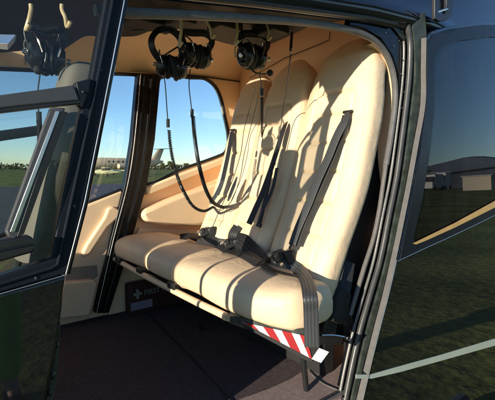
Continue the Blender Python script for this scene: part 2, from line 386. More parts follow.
# latch edge of the door
bm = solid_strip(catmull([PF(x, y, -.012) for x, y in ((59.5, 322), (57, 345), (54.5, 362), (50, 384), (46, 402), (40, 430))], 4),
                 catmull([PF(x, y, -.012) for x, y in ((60.5, 322), (59.5, 345), (58, 362), (56, 384), (52, 402), (46, 430))], 4), (0, .014, 0))
le = H(obj('latch_edge', bm, M['jamb'], None))
for px, py, r in ((57, 345, .004), (53, 375, .006), (50, 393, .005)):
    bm = bmesh.new(); bmesh.ops.create_uvsphere(bm, u_segments=10, v_segments=8, radius=r, matrix=Matrix.Translation(PF(px, py, -.010)) @ Matrix.Scale(1.7, 4, (0, 0, 1)))
    sub(obj('latch_bolt', bm, M['black'], None), le)
# horizontal window bar, slanting strut, handle
def bar(name, pts, th, m, par, off=0, bevel=.004):
    return sub(obj(name, plate([PF(*p, off) for p in pts], [], (0, th, 0)), m, None, bevel=bevel), par)
b1 = bar('window_bar', [(-60, 107), (0, 95), (74, 85), (78, 94), (80, 101), (40, 104.5), (0, 109), (-60, 121)], .03, M['barpaint'], fd, .012)
bar('bar_edge', [(-60, 119.5), (0, 107.5), (80, 99.5), (82, 103), (0, 112.5), (-60, 125)], .028, M['black'], fd, .010, .001)
bar('bar_bracket', [(76, 82), (92, 78), (90, 92), (84, 108), (79, 104)], .03, M['doorpaint'], fd, .010)
bar('strut', [(52, 107), (66, 108), (22, 233), (18, 238), (9, 238), (6, 233)], .024, M['barpaint'], fd, .016)
bar('strut_highlight', [(56, 111), (60, 111), (15, 232), (10, 232)], .004, M['alu'], fd, .019, .001)
bar('strut_channel', [(59, 111), (68, 112), (24, 234), (17, 237)], .022, M['black'], fd, .018, .001)
for px, py, o_ in ((83, 92, .012), (101, 70, .001), (74, 206, .001), (36, 278, .001), (14, 238, .018)):
    bm = bmesh.new(); bmesh.ops.create_uvsphere(bm, u_segments=10, v_segments=6, radius=.0032, matrix=Matrix.Translation(PF(px, py, o_)) @ Matrix.Scale(.5, 4, (0, 1, 0))); sub(obj('screw', bm, M['barpaint'], None), fd)
h1 = bar('window_handle', [(-30, 246), (0, 240.5), (30, 236), (34, 239), (35, 250), (32, 253), (0, 262), (-30, 270)], .035, M['black'], fd, .028, .006)
bar('handle_groove', [(-30, 254.5), (0, 249), (31, 243.5), (31, 245.5), (0, 252), (-30, 258)], .004, M['doorpaint'], fd, .030, .001)

# ------------------------------------------------------------------ far wall with windows
zs = 0
w1 = rounded([(-70, 66), (139, 75), (132, 140), (125.5, 188), (88, 203), (0, 236), (-70, 262)], 6)
w2 = catmull([(160, 78, 0), (190, 78, 0), (205, 79, 0), (215, 86, 0), (221, 98, 0), (225.5, 118, 0), (229, 138, 0), (226, 151, 0), (216, 157, 0), (180, 170, 0), (147, 184, 0), (151, 150, 0), (156, 110, 0)], 3, True)
w2 = [(p.x, p.y) for p in w2]
wall_o = [(-1.25, .5), (-1.25, 1.2), (-.7, 1.7), (-.1, 1.98), (1.0, 2.16), (2.3, 2.25), (2.3, .45), (-1.0, .45)]
bm = plate([(x, YF, z) for x, z in wall_o], [[PY(*p, YF) for p in w1], [PY(*p, YF) for p in w2]], (0, .035, 0))
fwall = H(obj('cabin_side_wall', bm, M['tan'], None, bevel=.003))
sub(obj('window', plate([PY(*p, YF+.012) for p in w1], [], (0, .004, 0)), M['glass'], None, smooth=False), fwall)
sub(obj('window', plate([PY(*p, YF+.012) for p in w2], [], (0, .004, 0)), M['glass'], None, smooth=False), fwall)
for w in (w1, w2):
    pts = [PY(*p, YF-.002) for p in w]; pts.append(pts[0]); pts.append(pts[1])
    sub(tube_obj('window_seal', pts, .011, M['black'], None, 8, 0, caps=False), fwall)
# black centre post between the far windows
def ywall(pts, y, th, name, m, par=None, bevel=.004):
    o = obj(name, plate([PY(a, b, y) for a, b in pts], [], (0, th, 0)), m, None, bevel=bevel)
    return sub(o, par) if par else H(o)
post = ywall([(138, 74), (161, 74), (155, 140), (147, 185), (132, 240), (109, 313), (95, 313), (111, 240), (125, 185), (132, 140)], YF-.06, .05, 'door_post', M['postblack'])
for f0, f1, w, m in ((.30, .30, .005, 'postblack'), (.62, .62, .008, 'postblack'), (.12, .12, .0025, 'alu')):
    L_ = [(138, 74), (132, 140), (125, 185), (111, 240), (95, 313)]; R_ = [(161, 74), (155, 140), (147, 185), (132, 240), (109, 313)]
    sub(tube_obj('post_rib', [PY(a[0]+(b[0]-a[0])*f0, a[1]+(b[1]-a[1])*f0, YF-.062) for a, b in zip(L_, R_)], w, M[m], None, 8, 4), post)
# lower door panel forward of the post
ywall([(60, 212), (88, 204.5), (125, 190), (117, 220), (100, 280), (92, 316), (30, 318)], YF-.03, .03, 'far_door_panel', M['panel'], fwall, .012)
ywall([(86, 245), (104, 218), (108, 208), (113, 206), (121, 210), (118, 219), (108, 228), (91, 254), (84, 258), (82, 253)], YF-.055, .03, 'armrest', M['panel'], fwall, .014)
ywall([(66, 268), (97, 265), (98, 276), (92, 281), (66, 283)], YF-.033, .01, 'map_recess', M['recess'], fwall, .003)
ywall([(58, 283), (94, 280), (98, 284), (90, 316), (54, 320)], YF-.085, .06, 'door_pocket', M['panel'], fwall, .012)
# panel aft of the post: ledge, armrest, lower trim
ywall([(146, 187), (216, 160.5), (232, 154), (232, 161), (216, 168), (147, 196)], YF-.05, .05, 'window_ledge', M['tan'], fwall, .012)
ar = [(143, 216), (146, 210), (160, 204), (185, 194), (215, 184), (226, 182), (226, 224), (200, 226), (165, 226), (147, 222)]
ywall(ar, YF-.10, .10, 'armrest', M['tan'], fwall, .03)
ywall([(133, 240), (140, 228), (226, 230), (226, 262), (128, 262)], YF-.035, .03, 'lower_trim', M['panel'], fwall, .008)
ywall([(118, 262), (235, 262), (235, 316), (108, 316)], YF-.02, .02, 'lower_trim', M['panel'], fwall, .004)
# far door's window bar seen through the near glass
sub(tube_obj('window_bar', [PY(x, y, YF-.03) for x, y in ((-70, 150), (0, 136), (42, 130))], .028, M['doorpaint'], None, 10, 0), fwall)

# ------------------------------------------------------------------ ceiling
bm = bmesh.new(); rows = []
cp = [(YF+.005, 2.02), (YF-.01, 2.08), (2.42, 2.135), (2.3, 2.165), (2.0, 2.18), (1.5, 2.18), (1.15, 2.15), (1.04, 2.10), (1.02, 2.03)]
for i in range(36):
    x = .46+i*.0505; dz = z0(x)-1.93
    rows.append([bm.verts.new((x, y, z+min(dz, .12)*(.55 if y > 1.3 else .7))) for y, z in cp])
for a, b in zip(rows, rows[1:]):
    for k in range(len(cp)-1): bm.faces.new((a[k], a[k+1], b[k+1], b[k]))
hl = H(obj('headliner', bm, M['tan'], None, ang=60)); so = hl.modifiers.new('thick', 'SOLIDIFY'); so.thickness = .006
# trim line along the top of the windows
sub(tube_obj('trim_line', [PY(x, y, YF-.01) for x, y in ((-60, 66), (60, 70), (139, 74), (190, 75.5), (243, 82))], .005, M['blackmatte'], None, 6, 3), hl)
# dark overhead panel with a wavy edge
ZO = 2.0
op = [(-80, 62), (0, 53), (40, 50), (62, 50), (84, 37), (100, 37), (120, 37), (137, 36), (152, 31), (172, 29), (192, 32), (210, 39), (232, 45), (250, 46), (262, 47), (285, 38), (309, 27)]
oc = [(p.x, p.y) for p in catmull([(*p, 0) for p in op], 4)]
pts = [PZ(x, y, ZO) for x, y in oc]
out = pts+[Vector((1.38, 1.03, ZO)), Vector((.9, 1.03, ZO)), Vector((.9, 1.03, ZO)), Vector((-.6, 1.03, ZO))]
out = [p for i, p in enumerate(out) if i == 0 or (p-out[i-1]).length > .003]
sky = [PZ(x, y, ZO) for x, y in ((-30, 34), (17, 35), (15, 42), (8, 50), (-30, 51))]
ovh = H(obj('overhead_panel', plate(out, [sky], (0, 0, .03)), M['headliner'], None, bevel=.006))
for px, py, w, d, h in ((150, 22, .10, .05, .02), (225, 27, .06, .05, .018), (270, 30, .05, .07, .025), (180, 20, .05, .05, .02)):
    c = PZ(px, py, ZO-.008); bm = bmesh.new(); box(bm, c-Vector((w, d, h)), c+Vector((w, d, .02))); sub(obj('overhead_console', bm, M['headliner'], None, bevel=.006), ovh)
sub(tube_obj('vent_strip', [PZ(x, y, ZO-.012) for x, y in ((132, 31), (150, 30), (166, 28.5))], .006, M['seal'], None, 8, 3), ovh)
# ------------------------------------------------------------------ rear bulkhead
def XB(z): return 1.80+.02*(z-1.5)
bm = bmesh.new(); rows = []
for j in range(13):
    z = .45+j*.15
    row = []
    for i in range(20):
        y = 1.03+i*(YF-1.03)/19
        bul = .10*math.exp(-((y-1.05)/.12)**2)-.14*math.exp(-((y-YF)/.3)**2)
        row.append(bm.verts.new((XB(z)-bul, y, z)))
    rows.append(row)
for a, b in zip(rows, rows[1:]):
    for k in range(19): bm.faces.new((a[k], a[k+1], b[k+1], b[k]))
bh = H(obj('rear_bulkhead', bm, M['tan'], None, ang=70)); so = bh.modifiers.new('thick', 'SOLIDIFY'); so.thickness = .01
sub(tube_obj('panel_line', [PX(x, y, 1.795) for x, y in ((250, 78), (285, 58), (318, 45), (329, 40), (330, 32))], .0022, M['blackmatte'], None, 6, 0), bh)
# cream lining of the rear edge of the opening
A = catmull([PY(x, y, YN+.012) for x, y in [(374, 42.5), (379, 48), (384, 54), (388, 62), (392, 80), (393, 102), (389.5, 135), (385, 160), (383, 185)]], 5)
B = [Vector((p.x+.06*f, p.y+.118*f, p.z+.01*f)) for p, f in ((p, min(1, (len(A)-i)/16)) for i, p in enumerate(A))]
H(obj('door_lining', solid_strip(A, B, (0, .006, 0)), M['cream'], None))
# black lining of the gap behind the near seat
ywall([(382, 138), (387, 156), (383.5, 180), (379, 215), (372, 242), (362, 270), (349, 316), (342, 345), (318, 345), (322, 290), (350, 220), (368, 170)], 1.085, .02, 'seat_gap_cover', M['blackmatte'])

# ------------------------------------------------------------------ floor
fl = [(-1.1, 1.02), (1.02, 1.02), (1.12, .99), (1.75, .99), (1.75, YF-.01), (-1.1, YF-.01)]
flo = H(obj('cabin_floor', plate([(x, y, ZFL-.03) for x, y in fl], [], (0, 0, .03)), M['carpet'], None, smooth=False))
sub(obj('carpet_sun_patch', plate([PZ(x, y, ZFL+.001) for x, y in ((228, 405), (245, 398), (270, 389), (290, 380), (304, 371), (310, 362), (316, 345), (356, 345), (350, 372), (341, 400), (310, 405))], [], (0, 0, .004)), M['sunpatch'], None, smooth=False), flo)  # painted pool of sun on the floor, a lighter piece over the carpet
sub(tube_obj('floor_seam', [PZ(x, y, ZFL+.001) for x, y in ((148, 315), (190, 357), (232, 402))], .004, M['blackmatte'], None, 6, 0), flo)
sub(tube_obj('carpet_edging', [PZ(x, y, ZFL+.005) for x, y in ((309, 371), (316, 378), (326, 385), (345, 393))], .004, M['seal'], None, 6, 6), flo)
sub(tube_obj('sill_strip', [(-.3, 1.0, ZFL-.004), (.9, 1.0, ZFL-.004), (1.6, .985, ZFL-.004)], .018, M['seal'], None, 8, 0), flo)
# outer hull below the floor, both sides and the belly, nose and skids (what stands out of frame)
bm = bmesh.new(); rows = []
for i in range(22):
    x = -1.45+i*.22; s = interp([(-1.45, .15), (-1.2, .55), (-.9, .8), (-.4, .97), (.2, 1.0), (5, 1)], x); zb = interp([(-1.45, .25), (-.6, .05), (5, 0)], x)
    rows.append([bm.verts.new((x, 1.75+(y-1.75)*s, z+zb)) for y, z in ((.985, .455), (1.0, .38), (1.12, .27), (1.4, .22), (1.75, .21), (2.1, .22), (2.38, .27), (2.5, .38), (2.525, .455))])
for a, b in zip(rows, rows[1:]):
    for k in range(8): bm.faces.new((a[k], a[k+1], b[k+1], b[k]))
bm.faces.new(rows[-1]); bm.faces.new(rows[0])
H(obj('belly', bm, M['paint'], None, ang=60))
for y in (.75, 2.75):
    H(tube_obj('skid', [(-1.6, y, .22), (-1.3, y, .06), (-.9, y, .045), (2.4, y, .045)], .045, M['barpaint'], None, 10, 5))
for x in (-.3, 1.7):
    H(tube_obj('cross_tube', [(x, .75, .05), (x, .95, .25), (x, 1.4, .3), (x, 2.1, .3), (x, 2.55, .25), (x, 2.75, .05)], .03, M['barpaint'], None, 10, 6))
# instrument panel and closed lower nose, unseen, added to block the low sun
bm = bmesh.new(); box(bm, (-.95, 1.3, ZFL), (-.72, 2.25, 1.16)); H(obj('instrument_panel', bm, M['blackmatte'], None, bevel=.05))
bm = bmesh.new(); rows = []
for j in range(7):
    t = j/6; z = .5+.5*t; xx = -1.46+.02*t
    rows.append([bm.verts.new((xx-.25*math.cos(a)+.25, 1.75+math.sin(a)*(.74+.05*t), z)) for a in [R(-90+180*k/14) for k in range(15)]])
for a, b in zip(rows, rows[1:]):
    for k in range(14): bm.faces.new((a[k], a[k+1], b[k+1], b[k]))
ns = H(obj('nose', bm, M['paint'], None, ang=70)); so = ns.modifiers.new('thick', 'SOLIDIFY'); so.thickness = .01
# windscreen and its posts, unseen; glass carried back to let sun reach the headliner
bm = bmesh.new(); rows = []
for j in range(9):
    t = j/8; z = 2.17*t+1.0*(1-t); xx = -1.42+1.80*t**1.35
    rows.append([bm.verts.new((xx-.25*math.cos(a)*(1-.5*t)+.25, 1.75+math.sin(a)*.78, z)) for a in [R(-88+176*k/14) for k in range(15)]])
for a, b in zip(rows, rows[1:]):
    for k in range(14): bm.faces.new((a[k], a[k+1], b[k+1], b[k]))
ws = H(obj('windscreen', bm, M['glass'], None, ang=70))
sub(tube_obj('centre_post', [(-1.42, 1.75, .6), (-1.4, 1.75, .9), (-1.05, 1.75, 1.4), (-.5, 1.75, 1.8), (.42, 1.75, 2.19)], .02, M['blackpaint'], None, 8, 5), ws)

# ------------------------------------------------------------------ bench: backrests
def backrest(yc, w, ztop, name='backrest'):
    NV, NU = 200, 168; rings = []; side = [[], []]
    zb = .86
    for j in range(NV+1):
        v = j/NV; z = zb+(ztop-zb)*(1-(1-v)**1.0)
        f = interp([(0, .84), (.15, .93), (.4, 1.0), (.66, 1.0), (.76, .96), (.84, .88)], v)
        top = max(0, (v-.80)/.20)
        f *= math.sqrt(max(0.0, 1-top**2.6)) if top > 0 else 1
        hw = max(.012, w/2*f); hd = .080*math.sqrt(max(.02, 1-(max(0, (v-.88)/.12))**2.2))
        xc = CB+KB*z+.078+.02*math.exp(-((v-.42)/.2)**2)-.02*math.exp(-((v-.85)/.12)**2)-.012*math.exp(-((v-.15)/.12)**2)
        ring = []
        for k in range(NU):
            a = 2*PI*k/NU; c, s = math.cos(a), math.sin(a)
            e = .55
            u = math.copysign(abs(s)**e, s); q = math.copysign(abs(c)**(.62), c)
            x = -q*hd; y = u*hw
            if q > .2:      # front face: bolsters and stitched channels
                au = abs(u)
                if v < .80: x += .010*math.exp(-(au/.5)**4)*min(1, (.80-v)/.05)*min(1, v/.05)
                x += .013*math.exp(-((au-.56)/.022)**2)*(1 if v < .78 else 0)
                if au < .56 and v < .80:
                    for vv in (.12, .235, .35, .465, .58, .695, .78):
                        x += .009*math.exp(-((v-vv)/.0055)**2)+.005*math.exp(-((v-vv)/.02)**2)
                x += .006*noise.noise(Vector((yc*9+u*2, v*5, 1.7)))
            ring.append(Vector((xc+x, yc+y, z+.02*(q if v > .9 else 0))))
        if j <= NV-1:
            kk = int(interp([(0, 21), (.3, 21), (.5, 28), (1, 28)], v))
            side[0].append(ring[kk]+Vector((-.0012, 0, 0))); side[1].append(ring[NU-kk]+Vector((-.0012, 0, 0)))
        rings.append(ring)
    o = H(obj(name, loft(rings), M['cream'], None, ang=80))
    for sd in (side if yc > 1.3 else [side[0]] if side[0][0].y > yc else [side[1]]): sub(tube_obj('piping', sd[::4], .0013, M['tan'], None, 6, 2), o)
    return o
bk_near = backrest(1.185, .40, 1.985)
bk_mid = backrest(1.545, .335, 1.965)
bk_far = backrest(1.842, .285, 1.94)
# darker shell behind the near backrest
rings = []
for j in range(13):
    v = j/12; z = .8+1.12*v; hw = .19*math.sqrt(max(.05, 1-max(0, (v-.85)/.17)**2)); xc = CB+KB*z+.125
    rings.append([(xc+.03*math.cos(a), 1.20+hw*math.sin(a), z) for a in [2*PI*k/20 for k in range(20)]])
H(obj('backrest_shell', loft(rings), M['blackmatte'], None))

# ------------------------------------------------------------------ bench: cushions
def xfront(y): return interp([(.93, 1.035), (.99, .985), (1.06, .945), (1.15, .915), (1.28, .90), (3, .90)], y)
def cushion(ya, yb, z0_, z1, name, r=.03, crown=.024, puff=.0):
    rings = []; NS = 46; n = 56
    for j in range(NS+1):
        t = j/NS; y = ya+(yb-ya)*t
        dd = min(y-ya, yb-y); q = max(0, 1-dd/r); ins = r*(1-math.sqrt(max(0, 1-q*q)))
        xf = xfront(y)+ins*.9; xb = 1.27-ins*.3; lw_ = .026*max(0, min(1, (1.45-y)/.4)); zt = z1-ins-lw_*.5; zb = z0_+ins*.6-lw_
        xb = min(xb, interp([(.95, 1.19), (1.02, 1.24), (1.1, 1.25), (1.18, 1.27)], y)); cx, cz = (xf+xb)/2, (zt+zb)/2; hx, hz = (xb-xf)/2, (zt-zb)/2
        ring = []
        for k in range(n):
            a = 2*PI*k/n; c, s = math.cos(a), math.sin(a)
            X = math.copysign(abs(c)**.38, c); Z = math.copysign(abs(s)**.5, s)
            x = cx+X*hx; z = cz+Z*hz
            if Z > 0: z += crown*Z*max(0, 1-(X*1.0)**2)*(.55+.45*math.sin(PI*min(1, max(0, t))))
            if X < -.5: x -= .008*math.cos(Z*1.4)
            x += .004*noise.noise(Vector((x*7, y*7, z*7))); z += .005*noise.noise(Vector((x*6+5, y*6, z*6)))
            ring.append((x, y, z))
        rings.append(ring)
    return H(obj(name, loft(rings), M['cream'], None, ang=80))
c1 = cushion(.955, 1.655, .835, .965, 'seat_cushion', .04)
c2 = cushion(1.65, 1.985, .84, .965, 'seat_cushion', .03)
c3 = cushion(1.98, 2.43, .84, .97, 'seat_cushion', .04)
# tube rail under the cushions, brackets, dark side panel
H(tube_obj('front_rail', [(.905, 2.43, .835), (.892, 2.0, .828), (.892, 1.5, .822), (.897, 1.24, .820)], .015, M['cream'], None, 12, 6))
for y in (2.33, 2.02, 1.66):
    bm = bmesh.new(); box(bm, (.878, y-.035, .832), (.96, y+.035, .862)); H(obj('rail_bracket', bm, M['black'], None, bevel=.004))
def PC(px, py, off=0):       # vertical plane of the chamfered near front of the bench
    a = Vector((.915, 1.16)); b = Vector((1.03, .95)); t = (b-a).normalized(); n = Vector((t.y, -t.x)).normalized()
    if n.dot(a) > 0: n = -n
    n3 = Vector((n.x, n.y, 0)); return P(px, py, n3, n.dot(a)+off)
def cpl(pts, off, th, name, m, par=None, bevel=.002):
    a = Vector((.915, 1.16)); b = Vector((1.03, .95)); t = (b-a).normalized()
    n = Vector((-t.y, t.x, 0)); n = n if n.dot(Vector((1, 1, 0))) > 0 else -n
    o = obj(name, plate([PC(x, y, off) for x, y in pts], [], n*th), m, None, bevel=bevel); return sub(o, par) if par else H(o)
cpl([(226, 315), (304, 330), (309, 343), (306, 346), (243, 326), (222, 320)], .004, .012, 'seat_side_panel', M['jamb'])
sp_ = cpl([(238, 319), (306, 334), (313, 362), (309, 362), (240, 325)], -.004, .008, 'seat_leg_plate', M['blackmatte'])
pl = cpl([(242, 322), (306, 336), (312, 359)], .008, .0015, 'warning_placard', M['white'], sp_, 0)
def edge(t):        # points on upper and lower edge
    return ((242+64*t, 322+14*t), (242+70*t, 322+37*t))
for a, b in ((.02, .17), (.33, .48), (.62, .77), (.90, 1.0)):
    (u0, l0), (u1, l1) = edge(a), edge(b)
    sh = .07
    (_, l0), (_, l1) = edge(min(1, a+sh)), edge(min(1, b+sh))
    q = [u0, u1, l1, l0] if b < 1 else [u0, u1, l1, (l0[0]-.8, l0[1]-.5)]
    cpl(q, .0096, .0014, 'red_band', M['red'], pl, 0)
tg = cpl([(311.5, 359), (319, 348), (329, 352), (321, 363)], .011, .002, 'paper_tag', M['white'], sp_, .001)
# pan below the cushions and pedestal
bm = bmesh.new(); box(bm, (.96, 1.2, .805), (1.33, 2.42, .845)); H(obj('seat_pan', bm, M['blackmatte'], None, bevel=.005))
bm = bmesh.new(); box(bm, (1.34, 1.12, ZFL), (1.42, 2.4, .95)); H(obj('pedestal', bm, M['blackmatte'], None, bevel=.01))
H(tube_obj('seat_leg', [(1.16, 1.10, .81), (1.2, 1.09, ZFL)], .012, M['black'], None, 10, 2))
H(tube_obj('seat_leg', [(1.16, 1.9, .81), (1.2, 1.9, ZFL)], .012, M['black'], None, 10, 2))
# front seats: near one shows through the door glass, two unseen placed for shade
for yc, x0_, zb_, zt_, w_ in ((1.14, .13, 1.18, 1.68, .135), (1.56, -.12, .92, 1.24, .14), (1.96, -.14, .92, 1.27, .22)):  # low backs cut to shade the cushions; near back raised to let sun under
    rings = []
    for j in range(41):
        v = j/40; z = zb_+(zt_-zb_)*v; f = (interp([(0, .88), (.4, 1), (.62, .95), (.70, .75), (.74, .50), (.78, .47), (1, .42)], v) if zt_ > 1.5 else 1); t2 = max(0, (v-.93)/.07)
        hw = max(.02, (w_*f)*math.sqrt(max(0.01, 1-t2*t2*.8))); hd = .045*math.sqrt(max(.02, 1-t2*t2*.8))
        xc = x0_+.28*(z-.9)
        rings.append([(xc+hd*math.copysign(abs(math.cos(a))**.6, math.cos(a)), yc+hw*math.copysign(abs(math.sin(a))**.6, math.sin(a)), z) for a in [2*PI*k/36 for k in range(36)]])
    fs = H(obj('front_seat_back', loft(rings), M['greyseat'], None, ang=80))
    for dy in (-.09, .09): sub(tube_obj('back_bracket', [(x0_-.04, yc+dy, .9), (x0_+.02, yc+dy, 1.03), (x0_+.08, yc+dy, 1.2)], .010, M['black'], None, 8, 4), fs)
    bm = bmesh.new(); box(bm, (x0_-.46, yc-w_+.01, .82), (x0_-.03, yc+w_-.01, .94)); sub(obj('front_seat_cushion', bm, M['greyseat'], None, bevel=.04), fs)
    bm = bmesh.new(); box(bm, (x0_-.40, yc-.11, ZFL), (x0_-.06, yc+.11, .83)); sub(obj('front_seat_base', bm, M['blackmatte'], None, bevel=.02), fs)

# ------------------------------------------------------------------ harness
NB = (-1, 0, KB)
def belt(name, pts, w, m, off=-.028, **k):
    return H(ribbon_obj(name, [PB(p[0], p[1], -(p[2] if len(p) > 2 else off)) if False else PB(p[0], p[1], (p[2] if len(p) > 2 else .03)) for p in pts], w, m, None, nrm=NB, **k))
b = belt('shoulder_belt', [(348, 112, .012), (344, 122, .03), (336, 138, .032), (328, 158, .032), (318, 180, .04), (308, 205, .045), (298, 228, .05), (292, 245, .055)], .040, M['strapgrey'], wfun=lambda t: interp([(0, .55), (.1, .9), (.2, 1.1), (1, 1)], t))
sub(ribbon_obj('belt_backing', [PB(346, 115, .006), PB(335, 150, .018), PB(322, 180, .026), PB(306, 215, .036), PB(295, 246, .045)], .036, M['strap'], None, nrm=NB), b)
def slab(name, px, py, off, w, h, d, m, par, rot=0):
    c = PB(px, py, off); nn = Vector(NB).normalized(); s = Vector((0, 1, 0)); u = nn.cross(s).normalized()
    if u.z < 0: u = -u
    mt = Matrix((( s.x, u.x, nn.x, c.x), (s.y, u.y, nn.y, c.y), (s.z, u.z, nn.z, c.z), (0, 0, 0, 1))) @ Matrix.Rotation(R(rot), 4, 'Z')
    bm = bmesh.new(); box(bm, (-w/2, -h/2, -d/2), (w/2, h/2, d/2), mt); o = obj(name, bm, m, None, bevel=min(w, h, d)*.22)
    return sub(o, par) if par else H(o)
slab('belt_slot', 348, 112, .004, .05, .012, .012, M['black'], b, 0)
slab('belt_end', 291.5, 247, .058, .02, .022, .012, M['black'], b, 10)
b = belt('shoulder_belt', [(287, 122, .01), (284, 128, .03), (277, 150, .035), (270, 172, .04), (262, 194, .045), (255, 210, .05), (249, 224, .055)], .040, M['strap'], wfun=lambda t: interp([(0, .3), (.2, .8), (1, 1.05)], t))
b = belt('shoulder_belt', [(271, 172, .05), (266, 196, .05), (259, 226, .05)], .026, M['strap'])
slab('belt_end', 259, 225, .052, .03, .02, .012, M['black'], b, 10)
b = belt('shoulder_belt', [(277, 168, .06), (272, 190, .055), (262, 212, .055), (258, 224, .05)], .020, M['strap'])
b = belt('shoulder_belt', [(232, 131, .01), (230, 145, .025), (226, 165, .03), (222, 182, .03), (217, 195, .035)], .038, M['strap'])
slab('belt_slot', 233, 130, .004, .045, .010, .012, M['black'], b)
b = belt('shoulder_belt', [(223, 180, .035), (216, 195, .04), (210, 203, .045)], .034, M['strapgrey'])
b = belt('shoulder_belt', [(237, 177, .04), (233, 188, .045), (228, 201, .045)], .028, M['strap'], wfun=lambda t: interp([(0, .3), (.4, 1), (.8, 1), (1, .4)], t))
# lap belts and buckles lie on the cushions: points on the real surface, lifted by their own thickness
from mathutils.bvhtree import BVHTree
def bvh(objs):
    vs, fs = [], []
    for o in objs:
        o0 = len(vs); mw = o.matrix_world
        vs += [mw @ v.co for v in o.data.vertices]; fs += [[o0+i for i in p.vertices] for p in o.data.polygons]
    return BVHTree.FromPolygons(vs, fs)
bpy.context.view_layer.update()
BV = bvh([c1, c2, c3, bk_near, bk_mid, bk_far])
def SF(px, py, lift=.006):
    d = ray(px, py).normalized(); h, n, i, dist = BV.ray_cast(EYE, d)
    if h is None: return PX(px, py, 1.2)
    if n.dot(d) > 0: n = -n
    return h+n*lift
def SN(px, py):
    d = ray(px, py).normalized(); h, n, i, dist = BV.ray_cast(EYE, d)
    return Vector((-.5, -.3, .8)) if n is None else (n if n.dot(d) < 0 else -n)
def seam(y, c):
    cc = Vector((1.09, y, .90)); pts = []
    for k in range(34):
        a = R(62+k*4.2); d = Vector((math.cos(a), 0, math.sin(a))); h, n, i_, ds = BV.ray_cast(cc+d*.6, -d)
        if h is not None and h.x < 1.19 and h.z < 1.02: pts.append(h-n*0+d*.0006)
    if len(pts) > 4: sub(tube_obj('piping', pts, .0028, M['cream'], None, 8, 3), c)
seam(1.672, c2); seam(1.995, c3); seam(1.60, c1); seam(1.628, c1)
sub(tube_obj('piping', [SF(x, y, .0005) for x, y in ((360, 57), (362.5, 65), (364, 80), (364, 101), (363, 125), (359, 150), (351, 180), (341, 198), (333, 214), (328.5, 232), (328, 250), (331, 266))], .0019, M['tan'], None, 6, 4), bk_near)

def lump(name, cen, rad, m, par=None, sc=(1, 1, 1), rot=0, tilt=0, n=.2):
    bm = bmesh.new(); bmesh.ops.create_cube(bm, size=1)
    bmesh.ops.scale(bm, vec=[rad*2*s for s in sc], verts=bm.verts)
    bmesh.ops.transform(bm, matrix=Matrix.Translation(cen) @ Matrix.Rotation(R(rot), 4, 'Z') @ Matrix.Rotation(R(tilt), 4, 'Y'), verts=bm.verts)
    o = obj(name, bm, m, None, bevel=rad*min(sc)*.45); return sub(o, par) if par else H(o)
def buckle(px, py, s=1.0, rot=-35):
    c = SF(px, py, .02*s)
    b = lump('buckle', c, .027*s, M['black'], None, (.9, 1.15, .7), rot, -20)
    lump('buckle_tongue', c+Vector((.005, .050, -.002))*s, .024*s, M['steel'], b, (.7, 1.0, .16), rot, -20)
    lump('release_button', c+Vector((-.02, -.012, .012))*s, .014*s, M['blackmatte'], b, (.6, 1, .8), rot, -20)
    lump('buckle_clasp', c+Vector((.012, -.050, .004))*s, .024*s, M['black'], b, (.8, .7, 1.1), rot, -20)
    return b
bn = buckle(282, 256, 1.1)
bm_ = buckle(232, 244, 1.15)
bf = buckle(208, 233, 1.1)
def nav(pts):
    n = Vector((0, 0, 0))
    for p in pts: n += SN(p[0], p[1])
    return n.normalized()
def lap(name, pts, w, m, nrm=None, par=None, wfun=None):
    if nrm is None:
        nrm = nav(pts); pts = [SF(p[0], p[1], p[2] if len(p) > 2 else .008) for p in pts]
    o = ribbon_obj(name, [Vector(p) for p in pts], w, m, None, nrm=nrm, wfun=wfun); return sub(o, par) if par else H(o)
# near lap belt: over the cushion's near corner and hanging down
def on_front(px, py): return PC(px, py, -.02)
lap('lap_belt', [SF(286, 254, .02), SF(294, 261, .018), SF(301, 271, .016), SF(306, 283, .014), PC(310, 296, .035), PC(311, 312, .03), PC(311.5, 330, .022), PC(312, 347, .018)], .052, M['strapgrey'], (-.6, -.65, .35))
lap('lap_belt', [(262, 268), (270, 262), (278, 258)], .03, M['strap'])
lap('lap_belt', [(262, 266), (272, 272, .010), (284, 276, .010), (298, 279, .010)], .034, M['strap'])
lap('lap_belt', [(238, 240, .02), (246, 243, .022), (254, 251, .02), (261, 263, .014)], .075, M['strap'])
lap('lap_belt', [(224, 243), (215, 241, .014), (208, 236, .02), (203, 230, .012)], .042, M['strap'])
lap('lap_belt', [(220, 243, .012), (232, 252, .014), (246, 258, .014), (259, 266, .012)], .055, M['strap'])
lap('lap_belt', [(180, 238.5), (190, 236, .010), (200, 237, .012)], .05, M['strap'])
lap('lap_belt', [(240, 228, .02), (236, 236, .025), (232, 242, .025)], .05, M['strap'])
# inertia reel and loose webbing beside the near seat
rl_ = lump('belt_reel', PY(336, 305, 1.03), .055, M['blackmatte'], None, (1.0, .7, 1.25), 10, 25)
lump('reel_cover', PY(327, 318, 1.04), .046, M['black'], rl_, (.9, .7, 1.3), 0, 15)
lap('lap_belt', [PY(350, 262, 1.04), PY(346, 285, 1.02), PY(342, 305, 1.01), PY(349, 330, 1.02), PY(345, 362, 1.05)], .045, M['strap'], (-.6, -.8, 0), None, lambda t: interp([(0, 1), (.6, 1.2), (.85, .9), (1, .25)], t))
H(tube_obj('belt_anchor', [PY(322, 335, 1.06), PY(334, 335, 1.03), PY(346, 337, 1.0)], .005, M['steel'], None, 8, 5))
lump('belt_anchor', PY(347, 338, .995), .008, M['steel'], None, (1, 1, 1), 0, 0)

